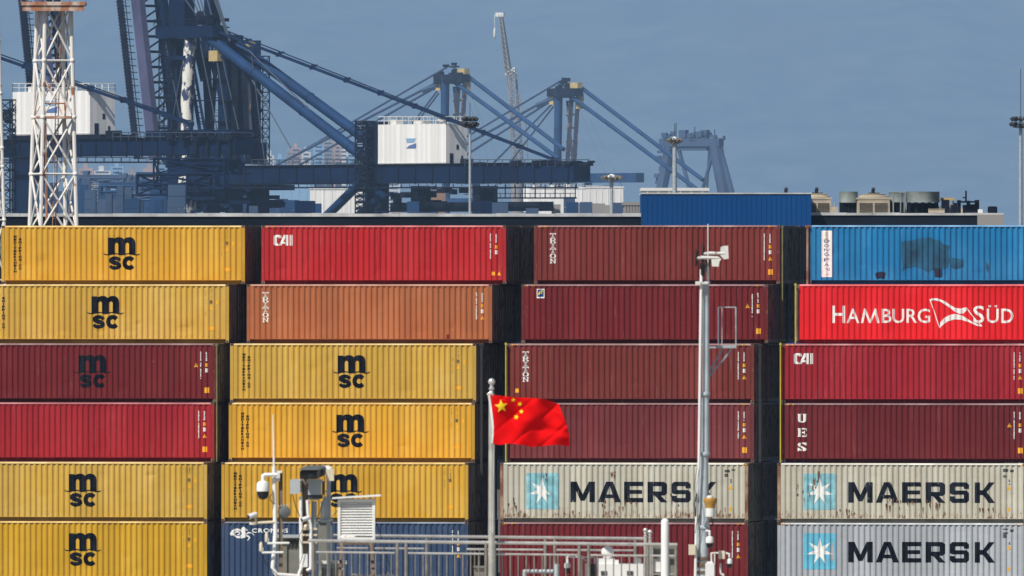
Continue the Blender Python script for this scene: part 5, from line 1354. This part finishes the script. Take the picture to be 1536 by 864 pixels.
# lamp
r=thing('navigation_lamp','navigation lamp with ochre band and white body on the mast','lamp',f(1065,775,-.35))
mb=MB(); mb.lathe(f(1065.5,775,-.35),[(w(6.8),0),(w(7.2),w(2)),(w(7.2),w(14)),(w(6),w(15))],16); part('body',mb,M['white'],r)
mb=MB(); mb.lathe(f(1065.5,762,-.35),[(w(7.4),0),(w(7.8),w(5)),(w(10),w(9)),(w(10.2),w(14)),(w(9.6),w(15))],16); part('lamp_band',mb,M['ochre'],r)
mb=MB(); mb.lathe(f(1065,746.8,-.35),[(w(5),0),(w(4.6),w(2.4)),(w(2),w(4))],14); part('cap',mb,M['white_dirty'],r)
mb=MB(); mb.tube(f(1063,776,-.3),f(1057,788,-.1),w(2),8); part('bracket',mb,M['galv'],r)
def dome(x,y,sc_,dy,label,arm,hang=True):
    """PTZ dome camera hanging from an arm; x,y = top of housing"""
    r=thing('dome_camera',label,'security camera',f(x,y,dy),group='hanging dome cameras')
    q=sc_
    mb=MB(); mb.lathe(f(x,y+15*q,dy),[(w(9.6*q),0),(w(9.8*q),w(3*q)),(w(9.4*q),w(11*q)),(w(8*q),w(14*q)),(w(4*q),w(15.5*q)),(w(2.4*q),w(17*q))],18); part('housing',mb,M['white'],r)
    mb=MB(); prof_=[(w(.5),-w(12.6*q))]+[(w(8.8*q)*sin(t*pi/2/8)**.75,-w(12.5*q)*cos(t*pi/2/8)**.85+0) for t in range(1,9)]; mb.lathe(f(x,y+15*q,dy),[(a_,b_) for a_,b_ in prof_]+[(w(8.8*q),-.001)],18); part('dome',mb,M['black'],r)
    mb=MB(); mb.path([f(*p,dy) for p in arm],w(2.9*q),10); part('arm',mb,M['white'],r)
    return r
dome(1064.5,805,.62,-.4,'small dome camera hanging under the navigation lamp',[(1064.5,803),(1064.5,797),(1058,796)])
mb=MB(); mb.box(f(1033,817,-.2),f(1043,832,.0)); mb.box(f(1040,822,-.05),f(1048,828,.1)); solo('junction_box',mb,M['cream'],'cream junction box on the left side of the mast','junction box')
mb=MB(); mb.box(f(1058,845,-.3),f(1071,880,.0)); mb.box(f(1060,842.5,-.25),f(1069,845,-.05)); mb.tube(f(1064,880,-.15),at_deck(1064,-.15),.05,8); solo('instrument_cabinet',mb,M['white'],'white instrument cabinet at the foot of the mast','cabinet')
r=thing('pipe_stand','bent white pipe stand right of the mast carrying a junction box','stand',at_deck(1083,-.1))
mb=MB(); mb.path([at_deck(1069,-.1),f(1067,830,-.1),f(1070,829.5,-.1),f(1091,829.5,-.1)],w(1.3),8); mb.path([f(1072,831,-.1),f(1072,850,-.1),at_deck(1072,-.1)],w(1.0),8); mb.path([at_deck(1085,-.1),f(1085,862,-.1),f(1081,861,-.1),f(1081,845,-.1)],w(1.6),8); part('pipe',mb,M['white_dirty'],r)
mb=MB(); mb.box(f(1078,826.5,-.25),f(1087,838,-.05)); part('junction_box',mb,M['cream'],r)
r=dome(1094,838,.5,-.15,'white dome camera on the bent pipe stand right of the mast',[(1094,836),(1094,831),(1088,830)])
# --- white post
mb=MB(); mb.lathe(at_deck(997.5,-1.2),[(w(6.2),0),(w(5.9),f(0,783,-1.2).z-ZD),(w(5.2),f(0,780,-1.2).z-ZD),(w(3),f(0,778,-1.2).z-ZD),(.002,f(0,777.4,-1.2).z-ZD)],18); solo('vent_pipe',mb,M['white'],'plain white round-topped post standing left of the mast','post')
# --- railings
def handrail(label,x0,x1,ya0,ya1,posts,rails,dy,bal,balx,r_top,far=False):
    r=thing('railing',label,'railing',at_deck((x0+x1)/2,dy),group='stainless roof railings')
    def yl(x,a,b): return a+(b-a)*(x-x0)/(x1-x0)
    mb=MB(); mb.tube(f(x0,ya0,dy),f(x1,ya1,dy),r_top,12); part('top_rail',mb,M['steel'],r)
    for a,b,xs in rails:
        mb=MB()
        for p,q in xs: mb.tube(f(p,yl(p,a,b),dy),f(q,yl(q,a,b),dy),w(1.6),8)
        part('lower_rail',mb,M['steel'],r)
    for x in posts: mb=MB(); mb.tube(at_deck(x,dy),f(x,yl(x,ya0,ya1),dy),w(2.5),10); part('post',mb,M['steel_dark'],r)
    for x in balx: mb=MB(); mb.tube(at_deck(x,dy),f(x,yl(x,*bal),dy),w(1.05),6); part('baluster',mb,M['steel_dark'],r)
bx=[480+i*11.9 for i in range(47) if not any(abs(480+i*11.9-p)<4 for p in (596,605,738))]
bx=[x for x in bx if x<1012][:44]
handrail('near stainless railing with close balusters across the roof edge',462,1016,811,817,(470,596,609,729,742,869,883,972,1014),[(828,834,((474,592),(612,726),(745,866),(886,970),(976,1013)))],-.7,(829,834),bx,w(2.6))
handrail('rear stainless railing glimpsed above and behind the near one',500,969,803,808,(558,640,818,832,953),[(822,826,((505,552),(562,636),(700,815),(835,950)))],2.4,(823,826),[700+i*13 for i in range(0)]+[706,712,719],w(2.4))
for x,y,dy in ((968,795.5,.0),(975,798,.3)):
    mb=MB(); mb.ball(f(x,y,dy),w(3.7),14,10); mb.lathe(f(x,y+14,dy),[(w(2.4),0),(w(2.4),w(4)),(w(3.6),w(5)),(w(1.6),w(7)),(w(3),w(9.5)),(w(2),w(11))],12); mb.tube(f(x,y+14,dy),at_deck(x,dy),w(2.6),10)
    solo('newel_post',mb,M['steel'],'left ball-topped newel post at the railing corner' if x<970 else 'right ball-topped newel post at the railing corner','post','ball topped posts')
# --- louvred instrument screen
r=thing('instrument_screen','white louvred instrument screen with slanted roof board on wooden legs','weather screen',at_deck(535,-.05))
dd=.55
def sbox0(mb,x0,x1,y0,y1,d0,d1): mb.box(f(x0,y0,d0),f(x1,y1,d0)+Vector((0,d1-d0,0)))
def sbox(mb,x0,x1,y0,y1,d0,d1): sbox0(mb,x0,x1,y0,y1,d0,d1)
f_=f
def f(x,y,dy=0.0): return at(x,y,YF+dy-.65*(shift[0]))
shift=[1]
mb=MB()
for x in (508.5,560.5): 
    for d_ in (.35,.88): sbox(mb,x-2,x+2,750,811,d_,d_+.05)
sbox(mb,507,562.5,749,753,.36,.92); sbox(mb,507,562.5,806,811,.36,.92)
sbox(mb,511,558,753,806,.88,.92)
part('frame',mb,M['white'],r)
mb=MB()
for k in range(13):
    y=754.5+k*4.05; a_=f(511,y,.36); b_=f(558.5,y,.36)
    mb.prism([a_+Vector((0,0,0)),a_+Vector((0,.05,.035)),a_+Vector((0,.055,.030)),a_+Vector((0,.005,-.006))],(b_.x-a_.x,0,0))
    c_=f(560.6,y,.4); mb.prism([c_,c_+Vector((-.04,0,.03)),c_+Vector((-.045,0,.025)),c_+Vector((-.004,0,-.006))],(0,.46,0))
part('louvre',mb,M['white'],r)
mb=MB(); a_=f(498,748.6,.25); b_=f(571,744.4,.25); mb.add([a_,b_,b_+Vector((0,.8,0)),a_+Vector((0,.8,0)),a_+Vector((0,0,.022)),b_+Vector((0,0,.022)),b_+Vector((0,.8,.022)),a_+Vector((0,.8,.022))],[(0,3,2,1),(4,5,6,7),(0,1,5,4),(1,2,6,5),(2,3,7,6),(3,0,4,7)])
part('roof_board',mb,M['white'],r)
mb=MB(); 
for x in (514,556): sbox(mb,x-1.5,x+1.5,745.6,750,.4,.8)
part('roof_spacer',mb,M['cream'],r)
mb=MB(); 
for x0,x1,d_ in ((513,505,.4),(556,566,.4),(513,505,.85),(556,566,.85)): mb.beam(f(x0,812,d_),at_deck(x1,d_-.65),.05,.05)
mb.beam(f(508,815,.4),f(562,815,.4),.05,.05); mb.beam(f(508,815,.85),f(562,815,.85),.05,.05); part('leg',mb,M['brown_post'],r)
shift[0]=0
# --- camera pole at the left with whip antenna
r=thing('camera_post','brown steel post with white pipe carrying cameras at the left of the roof','post',at_deck(417,.1))
mb=MB(); sbox(mb,418,424,708,925,.05,.13); part('post',mb,M['brown_post'],r)
mb=MB(); mb.tube(f(409.5,622,0),f(411,700,0),w(.8),8,w(1.6)); mb.path([f(411,700,0),f(413,800,0),f(409,853,0),f(415,862,0),f(470,866,.2)],w(3.3),10); part('white_pipe',mb,M['white'],r)
mb=MB(); mb.box(f(414,709,-.02),f(420,722,.12)); mb.box(f(411,706,.0),f(423,709.5,.1)); part_each('clamp',mb,M['white_dirty'],r)
dome(394.5,722,1.0,-.1,'large white dome camera with black lower half hanging from a bent arm',[(394.5,721),(394.5,714),(398,712),(416,712)])
r=thing('loudspeaker','grey disc loudspeaker clamped to the brown post','loudspeaker',f(427,776,-.05))
mb=MB(); mb.lathe(f(426.5,768,.06),[(w(5),0),(w(9.4),w(2)),(w(9.6),w(8)),(w(6),w(10))],18,axis=(0,-1,0)); part('horn',mb,M['hood'],r)
mb=MB(); mb.tube(f(424,775,.1),f(430,776,.1),w(2),8); 
for k in range(5): mb.box(f(417+k*4,760-k*.6,-.01),f(419+k*4,758-k*.6,.05))
part('fitting',mb,M['grey_box'],r)
def bullet(x,y,label,rot,dy,hood=1.0):
    r=thing('bullet_camera',label,'security camera',f(x,y+8,dy),group='small bullet cameras')
    d=Vector((rot,-.5,-.35)).normalized(); c=f(x,y,dy)
    mb=MB(); mb.lathe(c-d*w(7*hood),[(w(2.5*hood),0),(w(3.6*hood),w(2)),(w(3.7*hood),w(12*hood)),(w(4.2*hood),w(12.5*hood)),(w(4.2*hood),w(14*hood))],14,axis=d); part('body',mb,M['white'],r)
    mb=MB(); mb.lathe(c+d*w(7*hood),[(w(3.4*hood),0),(w(3.4*hood),w(.6))],14,axis=d); part('lens',mb,M['black'],r)
    mb=MB(); mb.path([c+Vector((w(3),.02,-w(3))),c+Vector((w(5),.03,-w(9))),c+Vector((w(1),.05,-w(12)))],w(1.2),8); part('bracket',mb,M['cream'],r)
    return r
bullet(379,773,'white bullet camera at the far left pointing down left',-.9,-.1,1.05)
bullet(458.5,778,'white bullet camera with black lens on the instrument pole',-1.0,-.35,.95)
mb=MB(); mb.tube(f(375,785,-.05),f(412,783,-.02),w(2.2),10); mb.lathe(f(380,787,-.05),[(w(6),0),(w(6),w(4)),(w(3),w(5))],12); mb.path([f(384,782,-.05),f(386,774,-.05),f(384,770,-.05)],w(.7),6); solo('camera_bracket_arm',mb,M['cream'],'pale arm reaching left from the post under the bullet camera','bracket')
def sensor(x,y,x1,label):
    r=thing('sensor_probe',label,'sensor',f(x,y+14,-.1),group='small probes on white arms')
    mb=MB(); mb.lathe(f(x,y+12,-.1),[(w(2.4),0),(w(2.8),w(2)),(w(2.6),w(11)),(w(1.6),w(13))],12); mb.ball(f(x,y,-.1),w(2.2),10,7); part('probe',mb,M['cream'],r)
    mb=MB(); mb.path([f(x+2,y+6,-.1),f(x+2,y+14,-.1),f(x1,y+13.5,-.1)],w(1.6),8); part('arm',mb,M['white'],r)
sensor(400,801,434,'upper cream probe on a white arm, nearer the post'); sensor(391.5,815,425,'lower cream probe on a white arm, farther left')
# cables
def cable(pts,label,mat=None,rr_=.7,dy=-.2):
    P=[cat([(*p,0) for p in pts],i/18) for i in range(19)]; mb=MB(); mb.path([f(p.x,p.y,dy) for p in P],w(rr_),6); solo('cable',mb,mat or M['black'],label,'cable','loose black cables')
cable([(392,829),(397,842),(408,855),(420,866)],'black cable drooping from the lower probe')
cable([(411,738),(405,745),(407,752),(413,756)],'black cable loop right of the large dome camera')
cable([(439,741),(443,758),(450,775)],'black cable under the grey box left of the big camera')
cable([(486,747),(481,764),(474,781)],'black cable right of the big camera pole')
cable([(558,767),(570,800),(580,835),(590,858)],'long black cable slanting down right of the louvred screen',rr_=.6)
cable([(528,746),(510,762),(497,776)],'black cable from the screen roof to the left',rr_=.6)
# --- big camera cluster
r=thing('instrument_pole','thick brown pole with white conduits carrying the big camera','pole',at_deck(457.5,.1))
mb=MB(); mb.tube(at_deck(457.5,.1),f(457.5,716,.1),w(4.6),14); part('pole',mb,M['brown_post'],r)
mb=MB(); mb.path([at_deck(448,0),f(449,860,0),f(452,852,0),f(451,745,0)],w(2.8),10); mb.path([f(460,856,-.05),f(466,853,-.05),f(466.5,790,-.05),f(462,770,-.05),f(461,750,-.05)],w(2.5),10); part('conduit',mb,M['white'],r)
mb=MB(); mb.box(f(453.5,831,-.06),f(461.5,850.5,.02)); part('notice_plate',mb,M['white'],r)
mb=MB(); mb.tube(at_deck(471,.25),f(471,752,.25),w(4.2),14); mb.lathe(f(471,750,.25),[(w(6),0),(w(9.5),w(2)),(w(10.5),w(6)),(w(8),w(9)),(w(4),w(10))],16); part('pedestal',mb,M['galv'],r)
mb=MB()
for y in (792,801,812): mb.box(f(452,y,-.04),f(476,y+2.5,.2))
mb.ball(f(459,790,-.1),w(3.6),10,7); part_each('clamp',mb,M['cream'],r)
r=thing('surveillance_camera','big hooded surveillance camera pointing towards the viewer','security camera',f(474,746,0))
def hood(mb,x0,x1,yt,yb,d0,d1,dx): 
    a_=f(x0,yt,d0); b_=f(x1,yb,d0); o=Vector((dx,d1-d0,.06)); P=[Vector((a_.x,a_.y,a_.z)),Vector((b_.x,a_.y,a_.z)),Vector((b_.x,a_.y,b_.z)),Vector((a_.x,a_.y,b_.z))]; mb.prism(P,o)
mb=MB(); hood(mb,449.5,476,707,718.5,-.25,.45,.12); part('camera_body',mb,M['dark'],r)
mb=MB(); a_=f(447.5,705,-.33); b_=f(479,705,-.33); o=Vector((.13,.80,.035)); up=Vector((0,0,.03))
mb.add([a_,b_,b_+o,a_+o,a_+up*.4+Vector((.03,0,.01)),b_+up*.4-Vector((.03,0,-.01)),b_+up+o,a_+up+o],[(0,3,2,1),(4,5,6,7),(0,1,5,4),(1,2,6,5),(2,3,7,6),(3,0,4,7)]); part('sun_hood',mb,M['hood'],r)
mb=MB(); a_=f(449.8,706.5,-.256); b_=f(475.7,718,-.256); mb.box(a_,b_+Vector((0,-.01,0))); part('front_bezel',mb,M['black'],r)
mb=MB(); mb.lathe(f(466,712.5,-.262),[(w(4.2),0),(w(4.2),.012),(w(3.4),.02)],16,axis=(0,-1,0)); part('lens',mb,M['glass'],r)
mb=MB(); mb.box(f(462,725,.02),f(482,742,.22)); mb.box(f(459,719,.0),f(484,725,.2)); part('pan_tilt_head',mb,M['grey_box'],r)
mb=MB(); mb.box(f(483,722,.05),f(487,742,.2)); mb.box(f(461,742,.05),f(484,748,.2)); part('bracket',mb,M['dark'],r)
r=thing('white_radome_unit','white rounded housing behind the big camera hood','housing',f(493,732,.6))
mb=MB(); mb.ball(f(490,704.5,.35),w(10),16,10,(1.0,.8,.62)); part('dome',mb,M['white'],r)
mb=MB(); mb.box(f(489,704,.1),f(501,721,.35)); part('side_box',mb,M['cream'],r)
mb=MB(); mb.tube(f(493,720,.62),at_deck(493,.62),w(3.2),12); mb.box(f(485,745,.55),f(492,784,.7)); mb.path([f(483,752,.5),f(482,782,.5),f(500,779,.5)],w(2),8); part('stand',mb,M['mast'],r)
mb=MB(); mb.box(f(435,720.5,-.1),f(450.5,740.5,.12)); mb.box(f(436,719,-.08),f(452.5,720.6,.14)); mb.box(f(450.6,721,-.05),f(453,738,.12)); solo('grey_enclosure',mb,M['grey_box'],'pale grey box hung left of the big camera','enclosure')
# cabinets
r=thing('electrical_cabinet','grey louvred electrical cabinet with pale lid behind the white arms','cabinet',at_deck(438,1.2))
mb=MB(); sbox(mb,417,452,807,925,.9,1.5); part('body',mb,M['cabinet'],r)
mb=MB(); sbox(mb,414,455,803,806.8,.8,1.6); part('lid',mb,M['grey_box'],r)
mb=MB(); 
for k in range(4): sbox(mb,430+k*5.4,433.2+k*5.4,810,821,.87,.895)
part('louvre',mb,M['dark'],r)
mb=MB(); sbox(mb,430.5,431.6,822,925,.88,.897); part('door_gap',mb,M['black'],r)
mb=MB(); sbox(mb,477,498,782,925,1.3,1.9); sbox(mb,476,499,779.5,781.9,1.25,1.95); solo('tall_grey_cabinet',mb,M['cabinet'],'tall olive grey cabinet right of the instrument pole','cabinet')
r=thing('air_conditioner','grey box unit with pale top behind the railing left of the screen legs','box unit',at_deck(498,.9))
mb=MB(); sbox(mb,477,518,846,925,.7,1.1); part('casing',mb,M['grey_box'],r)
mb=MB(); sbox(mb,475,520,841.5,845.8,.65,1.15); part('lid',mb,M['white_dirty'],r)
mb=MB(); 
for k in range(5): sbox(mb,482+k*6.5,486+k*6.5,852,925,.685,.697)
part('grille',mb,M['cabinet'],r)
mb=MB(); mb.lathe(f(480,846,.3),[(w(2.4),0),(w(2.2),w(9)),(w(3),w(11)),(w(2.2),w(15))],12); mb.tube(f(480,846,.3),at_deck(480,.3),w(2.2),8); solo('white_stub',mb,M['white'],'short white stub pipe between the pole and the screen legs','pipe')
rr=random.Random(3); mb=MB()
for k in range(10):
    x=528+k*6.5; mb.path([f(x,864+rr.random()*4,.5),f(x+2,858+rr.random()*5,.5),f(x+6,860+rr.random()*6,.5)],w(1.1),6)
mb.tube(f(525,867,.5),f(600,868,.5),w(2),8)
for x in (528,596): mb.tube(f(x,867,.5),at_deck(x,.5),w(1.5),8)
solo('small_valves',mb,M['steel'],'row of small metal fittings under the louvred screen','fittings')
# boxes beyond the rail
mb=MB(); sbox(mb,711,727,852,925,2.0,2.4); sbox(mb,710,728,849.5,851.8,1.95,2.45); solo('steel_bin',mb,M['steel_dark'],'small steel box on the roof just left of the flagpole foot','box')
r=thing('hose_stand','white pipe frame low on the roof right of the flagpole','pipe stand',at_deck(812,-.6))
mb=MB(); mb.path([at_deck(786,-.6),f(786,857,-.6),f(831,857,-.6)],w(3.0),10); mb.lathe(at_deck(834.5,-.6),[(w(4.3),0),(w(4.3),f(0,846,-.6).z-ZD)],14); part('pipe',mb,M['mast'],r)
r=thing('bullet_camera','white upright camera with black lens hanging behind the balusters','security camera',f(851,845,.7),group='small bullet cameras')
mb=MB(); mb.lathe(f(851,852,.7),[(w(4.4),0),(w(4.6),w(6)),(w(3),w(8)),(w(1.8),w(14))],14); part('housing',mb,M['white'],r)
mb=MB(); mb.lathe(f(851,860,.7),[(w(3.6),0),(w(4),w(8))],12); part('dome',mb,M['black'],r)
mb=MB(); mb.path([f(851,838,.7),f(851,835,.7),f(890,836,.7)],w(1.2),8); mb.tube(f(872,835,.7),f(880,842,.7),w(.8),6); mb.tube(f(893,836,.7),at_deck(893,.7),w(2),8); part('arm',mb,M['white_dirty'],r)
# white searchlight-like unit
r=thing('radar_unit','white instrument housing with round disc on top behind the railing','instrument',at_deck(930,.9))
mb=MB(); sbox(mb,898,965,846,925,.2,.8); sbox(mb,898,922,838,845.9,.25,.75); sbox(mb,922.3,928,840,845.9,.25,.75); 
part('casing',mb,M['white'],r)
mb=MB(); mb.lathe(f(911.5,828,.4),[(w(7),0),(w(9.4),w(1.5)),(w(9.4),w(5)),(w(7),w(6.5))],22,axis=(0,-1,0)); mb.box(f(905,832,.42),f(918,838,.55)); part('disc',mb,M['white'],r)
for x in (906,945):
    mb=MB()
    for i in range(2):
        for j in range(2): sbox(mb,x-4.6+i*5,x-.6+i*5,856.5+j*3.6,859.3+j*3.6,.185,.198)
    part('emblem',mb,M['dark'],r)
mb=MB(); sbox(mb,884,892,846,925,.5,.9); sbox(mb,963,968,846,925,.5,.8); part('black_column',mb,M['black'],r)
mb=MB(); mb.lathe(at_deck(957,.4),[(w(5.5),0),(w(5.5),f(0,840,.4).z-ZD),(w(4.5),f(0,836.5,.4).z-ZD)],14); mb.lathe(at_deck(881,.6),[(w(3.5),0),(w(3.5),f(0,845,.6).z-ZD)],12); part('canister',mb,M['white_dirty'],r)
# glazed cabinet at the corner
r=thing('glazed_cabinet','steel framed cabinet with glass panes at the railing corner','cabinet',at_deck(1000,1.5))
mb=MB()
for x in (978,997,1014): sbox(mb,x-1.2,x+1.2,817,925,1.1,1.16); 
for y in (817,832,860,880): sbox(mb,978,1015,y,y+2,1.09,1.15)
part('frame',mb,M['steel'],r)
mb=MB(); sbox(mb,979,1014,819,925,1.2,1.24); part('pane',mb,M['cabinet'],r)
mb=MB(); sbox(mb,980,993,838,858,1.16,1.19); part('white_box',mb,M['white'],r)
cable([(1046,700),(1042,730),(1047,760),(1043,800)],'thin black cable strapped to the white conduit of the mast',rr_=.5)
cable([(456,790),(449,806),(455,824),(450,846)],'thin black cable hanging beside the thick brown pole',rr_=.5,dy=-.1)
cable([(468,748),(460,768),(469,792)],'short black cable below the pan and tilt head',rr_=.5,dy=-.05)
cable([(738,590),(741,640),(740,720),(739,800)],'pale halyard rope running down the flagpole',M['white_dirty'],.45,-1.0)
